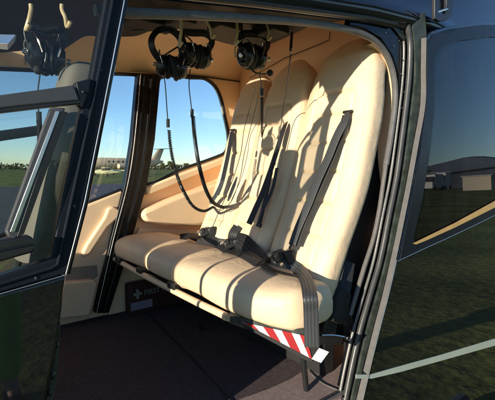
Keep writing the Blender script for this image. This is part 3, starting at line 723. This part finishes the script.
# thin headset cords and leads plugged into the ceiling
H(tube_obj('ceiling_lead', [PZ(292, 34, ZO-.02), PB(290, 60, .35), PB(287, 85, .25), PB(283, 110, .12), PB(279, 140, .07), PB(275, 165, .05)], .0022, M['black'], None, 6, 6))
H(tube_obj('lead_plug', [PZ(292, 33, ZO-.01), PB(291, 46, .40), PB(290.5, 54, .38)], .006, M['black'], None, 8, 4, rfun=lambda t: interp([(0, 1), (.6, 1), (1, .4)], t)))
H(tube_obj('ceiling_lead', [PB(260, 88, .3), PB(255, 110, .15), PB(250, 130, .08), PB(244, 155, .05), PB(240, 178, .045), PB(232, 200, .045), PB(222, 210, .06), PB(217, 209, .08)], .0018, M['black'], None, 6, 6))
H(tube_obj('ceiling_lead', [PB(256, 88, .3), PB(250, 108, .12), PB(244, 130, .06), PB(241, 152, .04), PB(234, 176, .04), PB(226, 196, .04), PB(218, 214, .04), PB(213, 226, .05)], .0018, M['black'], None, 6, 6))

# ------------------------------------------------------------------ hooks
def hook(px, py, ex, ey, y):
    a = PY(px, py, y); e = PY(ex, ey, y); H(tube_obj('headset_hook', [a+Vector((0, 0, .015)), a, (a+e)/2+Vector((0, -.008, 0)), e, e+Vector((.006, -.015, .012))], .0055, M['hook'], None, 10, 5))
hook(181, 20, 179, 46, 1.33); hook(206, 20, 212, 38, 1.33)
hook(237, 24, 235, 44, 1.28); hook(267, 24, 268, 40, 1.28)
hook(31, 10, 26, 30, 1.22); hook(62, 10, 67, 27, 1.22)

# ------------------------------------------------------------------ headsets
def helix(path, r, turns, per=10):
    path = catmull(path, 24); L = [0]
    for a, b in zip(path, path[1:]): L.append(L[-1]+(b-a).length)
    out = []; n = turns*per; up = Vector((0, 1, 0)); j = 0
    for i in range(n+1):
        s = L[-1]*i/n
        while j < len(L)-2 and L[j+1] < s: j += 1
        t = (s-L[j])/max(1e-6, L[j+1]-L[j]); p = path[j].lerp(path[j+1], t); tan = (path[j+1]-path[j]).normalized()
        a = up.cross(tan).normalized(); bb = tan.cross(a)
        ph = 2*PI*i/per; out.append(p+a*math.cos(ph)*r+bb*math.sin(ph)*r)
    return out
def earcup(c, n, s, par):
    """an ear cup: hard shell, soft cushion ring and foam, axis n"""
    n = Vector(n).normalized(); q = n.to_track_quat('Z', 'Y').to_matrix().to_4x4()
    mt = Matrix.Translation(c) @ q
    def lathe(prof, sx=1.0, sy=1.28):
        rings = [[mt @ Vector((r*math.cos(a)*sx*s, r*math.sin(a)*sy*s, z*s)) for a in [2*PI*k/28 for k in range(28)]] for r, z in prof]
        return loft(rings)
    cup = obj('ear_cup', lathe([(.003, .024), (.015, .024), (.0165, .0255), (.019, .0255), (.0205, .023), (.0245, .0195), (.0285, .0125), (.0300, .006), (.0275, .004), (.0275, .002), (.0312, .0), (.0312, -.004), (.029, -.009)]), M['cup'], None, ang=40)
    put(cup, par)
    cu = obj('ear_cushion', lathe([(.014, -.012), (.017, -.018), (.024, -.026), (.031, -.024), (.034, -.016), (.031, -.009), (.029, -.009)]), M['blackmatte'], None, ang=60)
    put(cu, cup)
    kb = obj('volume_knob', lathe([(.0005, .038), (.006, .038), (.007, .036), (.007, .029)], 1, 1), M['steel'], None); put(kb, cup)
    return cup
def headset(label, top_l, top_r, c1, n1, c2, n2, mic, cord, coil, s=1.0, extra=None):
    """band hangs between the cups; cups centred at c1 and c2; cord leaves the first cup"""
    mid = (Vector(c1)+Vector(c2))/2
    root = thing('headset', label, 'headset', Vector((mid.x, mid.y, min(c1.z, c2.z)-.04)), 'headsets hanging from the cabin ceiling')
    band = catmull([c1, *top_l, *top_r, c2], 8)
    bm = bmesh.new(); ribbon(bm, band, .024*s, .006, (band[len(band)//2]-mid).cross(Vector(c2)-Vector(c1)))
    put(obj('headband', bm, M['black'], None), root)
    pad = band[len(band)//3:2*len(band)//3+1]
    bm = bmesh.new(); tube(bm, pad, .007*s, 10); put(obj('headband_pad', bm, M['blackmatte'], None), root)
    for c, n in ((c1, n1), (c2, n2)):
        cup = earcup(c, n, s, root); n = Vector(n).normalized()
        yk = n.cross(Vector((0, 0, 1))).normalized()
        put(tube_obj('yoke', [c+n*.012+yk*.036*s, c+n*.022+yk*.03*s+Vector((0, 0, .03))*s, c+n*.018+Vector((0, 0, .052))*s, c+n*.022-yk*.03*s+Vector((0, 0, .03))*s, c+n*.012-yk*.036*s], .0025*s, M['steel'], None, 6, 5), root)
    mb = put(tube_obj('microphone_boom', mic, .003*s, M['black'], None, 6, 8), root)
    bm = bmesh.new(); bmesh.ops.create_uvsphere(bm, u_segments=12, v_segments=8, radius=.011*s, matrix=Matrix.Translation(mic[-1])); put(obj('microphone', bm, M['blackmatte'], None), root)
    if cord:
        cd = put(tube_obj('cord', cord, .0022, M['black'], None, 6, 6), root)
        put(tube_obj('cord_connector', [cord[-1]+Vector((0, 0, .012)), cord[-1], cord[-1]-Vector((0, 0, .022))], .0075, M['black'], None, 8, 2), root)
    if coil:
        path, r, turns, wr = coil
        bm = bmesh.new(); tube(bm, helix(path, r, turns), wr, 5); put(obj('coiled_cord', bm, M['black'], None), root)
    return root
Y2 = 1.5
def q(px, py, y=Y2): return PY(px, py, y)
headset('black headset hanging furthest left in the open doorway, grey coiled cord looping to the bench',
        [q(153, 50), q(152, 38)], [q(160, 30), q(173, 31, 1.47), q(182, 44, 1.46)], q(164, 66), (-1, .3, .1), q(179, 68, 1.44), (1, -.5, .2),
        [q(160, 60), q(165, 55, 1.47), q(176, 48, 1.45), q(181, 45, 1.44)],
        [q(163, 70), q(165, 83), q(166, 95), q(167, 110), q(168, 122)], ([q(169, 130), q(171, 150), q(176, 172), q(183, 190, 1.55), q(193, 206, 1.7), q(204, 211, 1.8), q(213, 207, 1.9)], .0058, 125, .0021), 1.15)
headset('black headset on the beige hook beside the post, coiled cord in front of the window',
        [q(183, 42, 1.42), q(182, 33, 1.42)], [q(194, 33, 1.4), q(206, 34, 1.4), q(212, 42, 1.42)], q(189, 54, 1.42), (-1, -.3, .1), q(203, 58, 1.42), (1, -.2, -.1),
        [q(197, 62, 1.4), q(192, 58, 1.38), q(186, 52, 1.37), q(182, 48, 1.37)],
        [q(189, 58), q(190, 70), q(189, 85), q(190.5, 100), q(192, 112)], ([q(193, 116), q(195, 140), q(199, 165, 1.52), q(206, 190, 1.6), q(214, 203, 1.7), q(224, 208, 1.85)], .0072, 130, .0024), 1.15)
headset('black headset hanging in front of the middle backrest',
        [q(240, 45, 1.36), q(242, 35, 1.36)], [q(252, 34, 1.36), q(262, 36, 1.36), q(268, 44, 1.36)], q(246, 56, 1.34), (-1, -.4, -.2), q(259, 58, 1.36), (.8, -.6, -.1),
        [q(248, 66, 1.34), q(256, 73, 1.33), q(265, 74, 1.33), q(270, 73, 1.33)],
        [q(259, 72, 1.38), q(261, 82, 1.4), q(262, 91, 1.42)], ([q(262, 98, 1.5), q(262, 115, 1.6), q(262, 140, 1.65), q(261, 163, 1.7)], .0055, 85, .0018), 1.3)
headset('black headset seen through the front door window, hung from two beige hooks',
        [q(30, 38, 1.3), q(31, 28, 1.3)], [q(45, 31, 1.3), q(58, 30, 1.3), q(63, 38, 1.3)], q(39, 56, 1.3), (-1, -.3, .1), q(54, 60, 1.3), (1, -.3, -.1),
        [q(48, 66, 1.3), q(44, 72, 1.28), q(38, 70, 1.28)],
        [q(40, 74, 1.3), q(38, 90, 1.3), q(38, 104, 1.3), q(39, 116, 1.3)], ([q(39, 120, 1.3), q(40, 135, 1.3), q(39, 155, 1.3)], .006, 40, .002), 1.18)

# ------------------------------------------------------------------ first aid kit under the bench
ka = PY(131, 313, 2.36); kw = PY(190, 313, 2.36).x-ka.x
kit = thing('first_aid_kit', 'dark red first aid bag with white cross under the bench', 'first aid kit', (ka.x+kw/2, 2.4, ZFL))
def kbx(x0, x1, y0, y1, z0_, z1, name, m, bevel=.002, par=None):
    bm = bmesh.new(); box(bm, (x0, y0, z0_), (x1, y1, z1)); o = obj(name, bm, m, None, bevel=bevel); put(o, par or kit); return o
kz = PY(131, 286, 2.36).z
kbx(ka.x, ka.x+kw, 2.362, 2.46, ZFL+.002, kz, 'bag', M['kit'], .014)
cx, cz = PY(137.5, 294, 2.36).x, PY(137.5, 294, 2.36).z
kbx(cx-.009, cx+.009, 2.358, 2.361, cz-.03, cz+.03, 'cross', M['dimwhite'], 0)
kbx(cx-.028, cx-.0092, 2.358, 2.361, cz-.009, cz+.009, 'cross', M['dimwhite'], 0)
kbx(cx+.0092, cx+.028, 2.358, 2.361, cz-.009, cz+.009, 'cross', M['dimwhite'], 0)
a_ = PY(131, 311, 2.36); b_ = PY(152, 298.5, 2.36); kbx(a_.x, b_.x, 2.355, 2.361, a_.z, b_.z, 'contents_label', M['lilac'], 0)
t = bpy.data.curves.new('lettering', 'FONT'); t.body = 'FIRST AID'; t.size = .048; t.extrude = .001; t.materials.append(M['dimwhite'])
to = bpy.data.objects.new('lettering', t); C.objects.link(to); to.location = (PY(144, 297, 2.36).x, 2.359, cz-.016); to.rotation_euler = (PI/2, 0, 0)
bpy.context.view_layer.update()
me = bpy.data.meshes.new_from_object(to.evaluated_get(bpy.context.evaluated_depsgraph_get())); me.name = 'lettering'
tm = bpy.data.objects.new('kit_lettering', me); C.objects.link(tm); tm.matrix_world = to.matrix_world.copy(); bpy.data.objects.remove(to); put(tm, kit)

# ------------------------------------------------------------------ outside: ground, aircraft, hangar, trees
def grassmat(name, c1_, c2_, sc=2.0, bump=.6):
    m, nt, b = nodes(name); L = nt.links.new
    tc = nt.nodes.new('ShaderNodeTexCoord')
    n1 = nt.nodes.new('ShaderNodeTexNoise'); n1.inputs['Scale'].default_value = .45; n1.inputs['Detail'].default_value = 8; L(tc.outputs['Object'], n1.inputs['Vector'])
    n2 = nt.nodes.new('ShaderNodeTexNoise'); n2.inputs['Scale'].default_value = sc*4.5; n2.inputs['Detail'].default_value = 8; L(tc.outputs['Object'], n2.inputs['Vector'])
    ad = nt.nodes.new('ShaderNodeMath'); ad.operation = 'ADD'; L(n1.outputs['Fac'], ad.inputs[0]); L(n2.outputs['Fac'], ad.inputs[1])
    r = nt.nodes.new('ShaderNodeValToRGB'); r.color_ramp.elements[0].position = .38; r.color_ramp.elements[1].position = .62
    hf = nt.nodes.new('ShaderNodeMath'); hf.operation = 'MULTIPLY'; hf.inputs[1].default_value = .5; L(ad.outputs[0], hf.inputs[0]); L(hf.outputs[0], r.inputs['Fac'])
    r.color_ramp.elements[0].color = (*c1_, 1); r.color_ramp.elements[1].color = (*c2_, 1)
    L(r.outputs['Color'], b.inputs['Base Color'])
    bp = nt.nodes.new('ShaderNodeBump'); bp.inputs['Strength'].default_value = bump; bp.inputs['Distance'].default_value = .05; L(n2.outputs['Fac'], bp.inputs['Height']); L(bp.outputs['Normal'], b.inputs['Normal'])
    setb(b, Roughness=.95, Specular_IOR_Level=.1); return m
M['grass'] = grassmat('mown grass', (.045, .065, .012), (.24, .255, .07))
M['tarmac'] = mat('worn tarmac', (.085, .08, .095), .9, spec=.15, var=.18, vscale=1.3, bump=.4, bscale=60)
M['leaf'] = mat('far foliage', (.085, .095, .055), .9, spec=.1, var=.45, vscale=.15)  # lightened to put distance haze into the colour
M['leafnear'] = mat('olive foliage', (.07, .075, .02), .9, spec=.1, var=.45, vscale=.3)
M['bark'] = mat('bark', (.08, .06, .045), .9, var=.3)
M['wallmetal'] = mat('grey profiled cladding', (.20, .23, .27), .55, var=.2, vscale=.4)
M['wallroof'] = mat('curved roof sheet', (.22, .22, .24), .5, var=.15, vscale=.3)
M['planepaint'] = mat('cream aircraft paint', (.66, .47, .28), .35, var=.04)
M['planedark'] = mat('dark glazing', (.02, .025, .03), .15)
M['planeblue'] = mat('pale yellow aircraft paint', (.55, .52, .30), .4)
M['tyre'] = mat('tyre rubber', (.02, .02, .02), .8)
M['stone'] = mat('pale block wall', (.42, .36, .28), .8, var=.1)
def setting(name, bm, m, kind='structure'):
    o = obj(name, bm, m, None, smooth=False); o['kind'] = kind; return o
bm = bmesh.new(); v = [bm.verts.new(p) for p in ((-2500, -2500, 0), (2500, -2500, 0), (2500, 2500, 0), (-2500, 2500, 0))]; bm.faces.new(v); setting('grass_ground', bm, M['grass'])
bm = bmesh.new(); v = [bm.verts.new(p) for p in ((-120, 1.25, .006), (140, 1.25, .006), (140, 33, .006), (-120, 36, .006))]; bm.faces.new(v); setting('tarmac_apron', bm, M['tarmac'])

def leafy(bm, c, rx, ry, rz, n, s, rnd):
    for _ in range(n):
        while True:
            p = Vector((rnd.uniform(-1, 1), rnd.uniform(-1, 1), rnd.uniform(-1, 1)))
            if .25 < p.length < 1: break
        p = Vector((p.x*rx, p.y*ry, p.z*rz))+c
        a = Vector((rnd.gauss(0, 1), rnd.gauss(0, 1), rnd.gauss(0, 1))).normalized(); b_ = a.orthogonal().normalized(); cc = a.cross(b_)
        k = s*rnd.uniform(.5, 1.3)
        vs = [bm.verts.new(p+b_*k*math.cos(t)*rnd.uniform(.6, 1)+cc*k*math.sin(t)*rnd.uniform(.6, 1)) for t in (0, 1.3, 2.5, 3.8, 5)]
        bm.faces.new(vs)
rnd = random.Random(3)
def wood(name, pts, hmin, hmax, lab=None):
    """far-off belt of trees that reads as one mass"""
    bm = bmesh.new()
    for (x0, y0), (x1, y1) in zip(pts, pts[1:]):
        L = math.hypot(x1-x0, y1-y0); n = int(L/3)
        for i in range(n):
            t = i/n; h = hmin+(hmax-hmin)*(.5+.5*noise.noise(Vector((x0*.01+i*.13, y0*.01, 3))))*rnd.uniform(.7, 1.1)
            c = Vector((x0+(x1-x0)*t+rnd.uniform(-3, 3), y0+(y1-y0)*t+rnd.uniform(-4, 4), h*.5)); leafy(bm, c, 4.5, 4, h*.55, 34, 1.1, rnd)
    o = obj(name, bm, M['leaf'], None, smooth=False); o['kind'] = 'stuff'; o['label'] = 'low dark belt of far trees along the horizon'; o['category'] = 'woodland'; return o
wood('distant_woodland', [(-260, 330), (0, 360), (330, 300), (420, 120)], 4, 6)
w_ = wood('distant_woodland', [(420, 60), (340, -160), (200, -330), (-100, -380)], 5, 9); w_['label'] = 'belt of far trees behind the hangar, mirrored in the sliding door'
def tree(name, label, x, y, h, mname, seed):
    rr = random.Random(seed); root = thing(name, label, 'tree', (x, y, 0), 'trees by the airfield')
    bm = bmesh.new(); tube(bm, [(x, y, 0), (x+.1, y, h*.3), (x-.1, y+.1, h*.7)], h*.03, 8, rfun=lambda t: 1-.7*t)
    for k in range(5):
        a = rr.uniform(0, 6.28); tube(bm, [(x, y, h*(.3+.07*k)), (x+math.cos(a)*h*.2, y+math.sin(a)*h*.2, h*(.5+.07*k))], h*.01, 6)
    put(obj('trunk', bm, M['bark'], None), root)
    bm = bmesh.new()
    for k in range(9):
        a = rr.uniform(0, 6.28); d = rr.uniform(0, h*.22)
        leafy(bm, Vector((x+math.cos(a)*d, y+math.sin(a)*d, h*rr.uniform(.42, .85))), h*.17, h*.17, h*.14, 260, h*.022, rr)
    put(obj('crown', bm, M[mname], None, smooth=False), root)
# brownish trees seen right of the post through the far rear window
for i, (px, Y, h, lab) in enumerate(((163, 130, 3.6, 'small brown tree by the tail of the parked airliner'), (171, 150, 4.4, 'rounder tree right of the tail of the parked airliner'), (186, 170, 4.2, 'bushy tree seen through the rear window, behind the hanging cords'))):
    p = PY(px, 168, Y); tree('tree', lab, p.x, Y, h, 'leafnear', 20+i)

# twin aircraft far behind: tubular body, T tail, low wing
def revolve(st, n=20):
    return loft([[(x, r*math.cos(a), z+r*1.05*math.sin(a)) for a in [2*PI*k/n for k in range(n)]] for x, r, z in st])
def airfoil(bm, root, tip, c0, c1_, th):
    root = Vector(root); tip = Vector(tip); span = (tip-root).normalized(); up = Vector((1, 0, 0)).cross(span).normalized()
    def ring(c, ch):
        return [bm.verts.new(c+Vector((1, 0, 0))*x*ch+up*z*ch*th) for x, z in ((-.5, 0), (-.42, .45), (-.2, .6), (.2, .35), (.5, 0), (.2, -.25), (-.2, -.4), (-.42, -.3))]
    a = ring(root, c0); b_ = ring(tip, c1_)
    for k in range(8): bm.faces.new((a[k], a[(k+1) % 8], b_[(k+1) % 8], b_[k]))
    bm.faces.new(a); bm.faces.new(b_)
def place(o, root): o.parent = root
pj = PY(90, 168, 78)
jet = thing('airliner', 'cream twin turboprop airliner with high T tail parked on the far grass', 'aircraft', (pj.x, 78, 0))
jet.rotation_euler = (0, 0, R(12)); jet.scale = (1.12, 1.12, 1.12)
LJ = 16.5
place(obj('fuselage', revolve([(-1.4, .02, 1.6), (-1.1, .3, 1.62), (-.4, .62, 1.72), (.6, .88, 1.9), (2, 1.0, 2.0), (9.5, 1.0, 2.0), (12, .8, 2.15), (14, .5, 2.35), (15.6, .15, 2.55)]), M['planepaint'], None), jet)
bm = bmesh.new(); airfoil(bm, (5.8, 0, 1.25), (6.4, -8, 1.75), 2.4, 1.1, .14); airfoil(bm, (5.8, 0, 1.25), (6.4, 8, 1.75), 2.4, 1.1, .14); place(obj('wing', bm, M['planepaint'], None), jet)
bm = bmesh.new(); airfoil(bm, (13.6, 0, 2.6), (15.2, 0, 5.0), 2.4, 1.4, .1); place(obj('tail_fin', bm, M['planepaint'], None), jet)
bm = bmesh.new(); airfoil(bm, (15.4, 0, 5.0), (15.9, -2.8, 5.02), 1.4, .8, .1); airfoil(bm, (15.4, 0, 5.0), (15.9, 2.8, 5.02), 1.4, .8, .1); place(obj('tailplane', bm, M['planedark'], None), jet)
for i in range(7):
    bm = bmesh.new(); bmesh.ops.create_uvsphere(bm, u_segments=12, v_segments=8, radius=.22, matrix=Matrix.Translation((3.0+i*.95, -.945, 2.3)) @ Matrix.Scale(.15, 4, (0, 1, 0)) @ Matrix.Scale(1.25, 4, (0, 0, 1))); place(obj('cabin_window', bm, M['planedark'], None), jet)
bm = bmesh.new(); box(bm, (-.1, -.62, 2.2), (.55, .62, 2.6)); place(obj('cockpit_window', bm, M['planedark'], None, bevel=.1), jet)
for s in (-1, 1):
    e = obj('engine', revolve([(3.6, .1, 1.55), (3.8, .42, 1.55), (5.5, .5, 1.6), (7.0, .3, 1.6), (7.6, .08, 1.6)], 14), M['planepaint'], None); e.location = (0, s*2.6, 0); place(e, jet)
for x, y in ((.8, 0), (6.0, -2.4), (6.0, 2.4)):
    bm = bmesh.new(); tube(bm, [(x, y, .3), (x, y, 1.4)], .07, 8); tube(bm, [(x, y-.12, .3), (x, y+.12, .3)], .3, 16); place(obj('wheel', bm, M['tyre'], None), jet)
# light high wing aeroplane in front of it
pl_ = PY(106, 172, 60)
lt = thing('light_aeroplane', 'small yellow high wing aeroplane parked on the grass before the airliner', 'aircraft', (pl_.x, 60, 0)); lt.rotation_euler = (0, 0, R(-24)); lt.scale = (.68,)*3
place(obj('fuselage', revolve([(-2.3, .1, 1.2), (-2.1, .42, 1.2), (-.9, .55, 1.25), (.6, .6, 1.3), (2, .42, 1.3), (5, .12, 1.45)], 16), M['planeblue'], None), lt)
bm = bmesh.new(); airfoil(bm, (-.1, 0, 2.0), (0, -5.3, 2.15), 1.6, 1.2, .12); airfoil(bm, (-.1, 0, 2.0), (0, 5.3, 2.15), 1.6, 1.2, .12); place(obj('wing', bm, M['planeblue'], None), lt)
bm = bmesh.new(); airfoil(bm, (4.4, 0, 1.5), (5.0, 0, 2.7), 1.3, .7, .1); place(obj('tail_fin', bm, M['planeblue'], None), lt)
bm = bmesh.new(); airfoil(bm, (4.7, 0, 1.5), (4.9, -1.6, 1.52), .9, .6, .1); airfoil(bm, (4.7, 0, 1.5), (4.9, 1.6, 1.52), .9, .6, .1); place(obj('tailplane', bm, M['planeblue'], None), lt)
bm = bmesh.new(); box(bm, (-.9, -.57, 1.45), (.9, .57, 1.95)); place(obj('cabin_window', bm, M['planedark'], None, bevel=.1), lt)
for s in (-1, 1):
    bm = bmesh.new(); tube(bm, [(0, s*.5, 1.0), (0, s*2.4, 2.05)], .04, 6); place(obj('wing_strut', bm, M['planeblue'], None), lt)
for x, y in ((-1.7, 0), (.3, -1.1), (.3, 1.1)):
    bm = bmesh.new(); tube(bm, [(x, y*.3, 1.0), (x, y, .25)], .05, 6); tube(bm, [(x, y-.1, .25), (x, y+.1, .25)], .25, 14); place(obj('wheel', bm, M['tyre'], None), lt)
bm = bmesh.new(); box(bm, (-2.4, -.06, .35), (-2.36, .06, 2.05)); place(obj('propeller', bm, M['planedark'], None), lt)

# what the sliding door mirrors: hangar, two vans, a pale block hut
def refl(px, dist):
    a = YAW+math.atan((px-247.5)/F); return Vector((math.sin(a)*dist, -math.cos(a)*dist+1.8, 0))
A0 = refl(447, 95); A1 = refl(520, 110)
hang = thing('hangar', 'long grey clad hangar with a curved roof, mirrored in the sliding door window', 'hangar', A0)
dx = (A1-A0); Lh = dx.length; dx.normalize(); dn = Vector((dx.y, -dx.x, 0)); 
if dn.dot(A0) < 0: dn = -dn
bm = bmesh.new(); N = 60; Hh = 3.6
a = []; 
for i in range(N*2+1):
    p = A0+dx*Lh*i/(2*N)+dn*(.25 if i % 2 else 0); a.append((bm.verts.new(p), bm.verts.new(p+Vector((0, 0, Hh+.012*i)))))
for u, v_ in zip(a, a[1:]): bm.faces.new((u[0], v_[0], v_[1], u[1]))
wl = put(obj('wall', bm, M['wallmetal'], None, smooth=False), hang); so = wl.modifiers.new('t', 'SOLIDIFY'); so.thickness = .2
bm = bmesh.new(); rows = []
for j in range(13):
    t = j/12; rows.append([bm.verts.new(A0+dx*(-.5+(Lh+1)*i/12)+dn*(t*30-.4)+Vector((0, 0, Hh+.12*i+2.2*math.sin(PI*t)*(.2+.09*i)))) for i in range(13)])
for r0, r1 in zip(rows, rows[1:]):
    for k in range(12): bm.faces.new((r0[k], r0[k+1], r1[k+1], r1[k]))
rf = put(obj('roof', bm, M['wallroof'], None), hang); so = rf.modifiers.new('t', 'SOLIDIFY'); so.thickness = .3
for px, dist, hh, ww, nm, lab, m in ((443, 90, 3.4, 1.1, 'van', 'tall white van at the corner of the mirrored hangar', 'white'), (434, 85, 3.1, 1.7, 'van', 'white van left of the hangar before dark trees, mirrored in the door', 'white')):
    p = refl(px, dist); v0 = thing(nm, lab, 'van', p)
    bm = bmesh.new(); box(bm, p+Vector((-ww, -1, .4)), p+Vector((ww, 1, hh))); box(bm, p+Vector((-ww-1, -.95, .4)), p+Vector((-ww+.01, .95, hh*.55)))
    put(obj('body', bm, M[m], None, bevel=.15), v0)
    bm = bmesh.new(); box(bm, p+Vector((-ww-.7, -.8, hh*.56)), p+Vector((-ww-.02, .8, hh*.85))); put(obj('windscreen', bm, M['planedark'], None, bevel=.05), v0)
    for sx in (-ww-.4, ww-.5):
        for sy in (-1.0, 1.0):
            bm = bmesh.new(); tube(bm, [p+Vector((sx, sy-.1, .4)), p+Vector((sx, sy+.1, .4))], .4, 16); put(obj('wheel', bm, M['tyre'], None), v0)
p = refl(484, 72); hut = thing('hut', 'low pale block hut before the mirrored hangar', 'hut', p)
bm = bmesh.new(); box(bm, p+Vector((-3, -2, 0)), p+Vector((3, 2, 2.1))); put(obj('wall', bm, M['stone'], None), hut)
bm = bmesh.new(); box(bm, p+Vector((-3.2, -2.2, 2.105)), p+Vector((3.2, 2.2, 2.25))); put(obj('roof', bm, M['wallroof'], None), hut)
bm = bmesh.new(); box(bm, p+Vector((-1, -2.05, .02)), p+Vector((0, 2.05, 2))); put(obj('door', bm, M['planedark'], None), hut)
for i, (px, d_, h, lab) in enumerate(((429, 100, 5.5, 'dark tree at the left end of the mirrored row of vans'), (437, 105, 5.0, 'dark tree between the two mirrored white vans'))):
    p = refl(px, d_); tree('tree', lab, p.x, p.y, h, 'leaf', 40+i)

# ------------------------------------------------------------------ person in a green jacket, mirrored in the front door
def skin_chain(name, verts, edges, m, levels=2):
    me = bpy.data.meshes.new(name); me.from_pydata([v[:3] for v in verts], edges, []); o = bpy.data.objects.new(name, me); C.objects.link(o)
    sk = o.modifiers.new('skin', 'SKIN'); sk.use_smooth_shade = True
    for i, v in enumerate(verts): me.skin_vertices[0].data[i].radius = (v[3], v[4] if len(v) > 4 else v[3])
    me.skin_vertices[0].data[0].use_root = True
    ss = o.modifiers.new('sub', 'SUBSURF'); ss.levels = levels; ss.render_levels = levels
    me.materials.append(m); return o
PP = Vector((.06, -.85, 0))
person = thing('person', 'person standing in a bright green jacket and trousers, mirrored in the front door', 'person', PP)
def pv(x, y, z, *r): return (PP.x+x, PP.y+y, PP.z+z, *r)
body = [pv(0, 0, .95, .13, .10), pv(0, 0, 1.15, .13, .10), pv(0, 0, 1.36, .15, .10), pv(0, 0, 1.46, .06), pv(0, .02, 1.54, .055), pv(0, .03, 1.62, .078, .09), pv(0, .03, 1.70, .075, .09), pv(0, .02, 1.76, .05, .06),
        pv(.19, 0, 1.38, .055), pv(.26, .02, 1.12, .042), pv(.24, .16, .92, .030), pv(.23, .21, .85, .035, .018),
        pv(-.19, 0, 1.38, .055), pv(-.26, .02, 1.12, .042), pv(-.24, .16, .92, .030), pv(-.23, .21, .85, .035, .018),
        pv(.1, 0, .86, .085), pv(.11, .01, .48, .058), pv(.11, -.02, .10, .042), pv(.12, .12, .045, .045, .03),
        pv(-.1, 0, .86, .085), pv(-.11, .01, .48, .058), pv(-.11, -.02, .10, .042), pv(-.12, .12, .045, .045, .03)]
be = [(0, 1), (1, 2), (2, 3), (3, 4), (4, 5), (5, 6), (6, 7), (2, 8), (8, 9), (9, 10), (10, 11), (2, 12), (12, 13), (13, 14), (14, 15), (0, 16), (16, 17), (17, 18), (18, 19), (0, 20), (20, 21), (21, 22), (22, 23)]
# fingers and thumbs
for hnd, s in ((11, 1), (15, -1)):
    bx_, by_, bz_ = body[hnd][:3]
    for k, (dx_, l) in enumerate(((-.026, .055), (-.009, .065), (.009, .062), (.026, .048))):
        i = len(body); body += [(bx_+dx_, by_+.03, bz_-.03, .009), (bx_+dx_*1.1, by_+.035+l*.4, bz_-.03-l*.5, .008), (bx_+dx_*1.1, by_+.03+l*.5, bz_-.03-l, .007)]
        be += [(hnd, i), (i, i+1), (i+1, i+2)]
    i = len(body); body += [(bx_-s*.035, by_+.01, bz_-.005, .011), (bx_-s*.05, by_+.035, bz_-.03, .009)]; be += [(hnd, i), (i, i+1)]
bo = skin_chain('body', body, be, M['skin']); put(bo, person)
jk = [pv(0, 0, .90, .165, .13), pv(0, 0, 1.1, .16, .125), pv(0, 0, 1.36, .18, .125), pv(0, .005, 1.46, .075),
      pv(.20, 0, 1.385, .075), pv(.27, .02, 1.12, .062), pv(.25, .14, .95, .048), pv(-.20, 0, 1.385, .075), pv(-.27, .02, 1.12, .062), pv(-.25, .14, .95, .048)]
put(skin_chain('jacket', jk, [(0, 1), (1, 2), (2, 3), (2, 4), (4, 5), (5, 6), (2, 7), (7, 8), (8, 9)], M['hiviz']), person)
tr_ = [pv(0, 0, .93, .15, .115), pv(.1, 0, .82, .105), pv(.11, .01, .48, .078), pv(.11, -.02, .11, .066), pv(-.1, 0, .82, .105), pv(-.11, .01, .48, .078), pv(-.11, -.02, .11, .066)]
put(skin_chain('trousers', tr_, [(0, 1), (1, 2), (2, 3), (0, 4), (4, 5), (5, 6)], M['hiviz']), person)
put(skin_chain('hair', [pv(0, 0, 1.69, .085, .085), pv(0, .01, 1.77, .07, .08), pv(0, .05, 1.79, .05, .04)], [(0, 1), (1, 2)], M['hair']), person)
put(skin_chain('nose', [pv(0, .125, 1.655, .010), pv(0, .14, 1.63, .013), pv(0, .12, 1.60, .008)], [(0, 1), (1, 2)], M['skin']), person)
for s in (-1, 1):
    bm = bmesh.new(); bmesh.ops.create_uvsphere(bm, u_segments=10, v_segments=8, radius=.012, matrix=Matrix.Translation(Vector(pv(s*.032, .115, 1.662)))); put(obj('eye', bm, M['white'], None), person)
    put(skin_chain('shoe', [pv(s*.11, -.05, .05, .05, .05), pv(s*.115, .06, .045, .05, .045), pv(s*.125, .17, .035, .045, .032)], [(0, 1), (1, 2)], M['blackmatte']), person)

# ------------------------------------------------------------------ light
EL, PHI = R(10), R(14)       # sun height; light travels along +x turned PHI towards +y
W = bpy.data.worlds.new('World'); S.world = W; W.use_nodes = True; nt = W.node_tree
bg = nt.nodes['Background']; st = nt.nodes.new('ShaderNodeTexSky'); st.sky_type = 'NISHITA'; st.sun_disc = False
st.sun_elevation = EL; sx, sy = -math.cos(PHI), -math.sin(PHI); st.sun_rotation = math.atan2(sx, sy)
st.air_density = .8; st.dust_density = .05; st.ozone_density = 3.0
nt.links.new(st.outputs['Color'], bg.inputs['Color']); bg.inputs['Strength'].default_value = .08
sd = bpy.data.lights.new('sun', 'SUN'); sd.energy = 2.7; sd.angle = R(.5); sd.color = (1, .90, .74)
sun = bpy.data.objects.new('sun', sd); C.objects.link(sun)
dirv = Vector((math.cos(PHI)*math.cos(EL), math.sin(PHI)*math.cos(EL), -math.sin(EL)))
sun.rotation_euler = dirv.to_track_quat('-Z', 'Y').to_euler(); sun.location = (-5, -5, 5)
S.view_settings.view_transform = 'Standard'; S.view_settings.look = 'None'; S.view_settings.gamma = 1; S.view_settings.exposure = 1.5
S.view_settings.use_curve_mapping = False
S.render.engine = 'CYCLES'
S.cycles.max_bounces = 16; S.cycles.transparent_max_bounces = 16; S.cycles.diffuse_bounces = 12; S.cycles.use_denoising = True
S.cycles.sample_clamp_indirect = 8
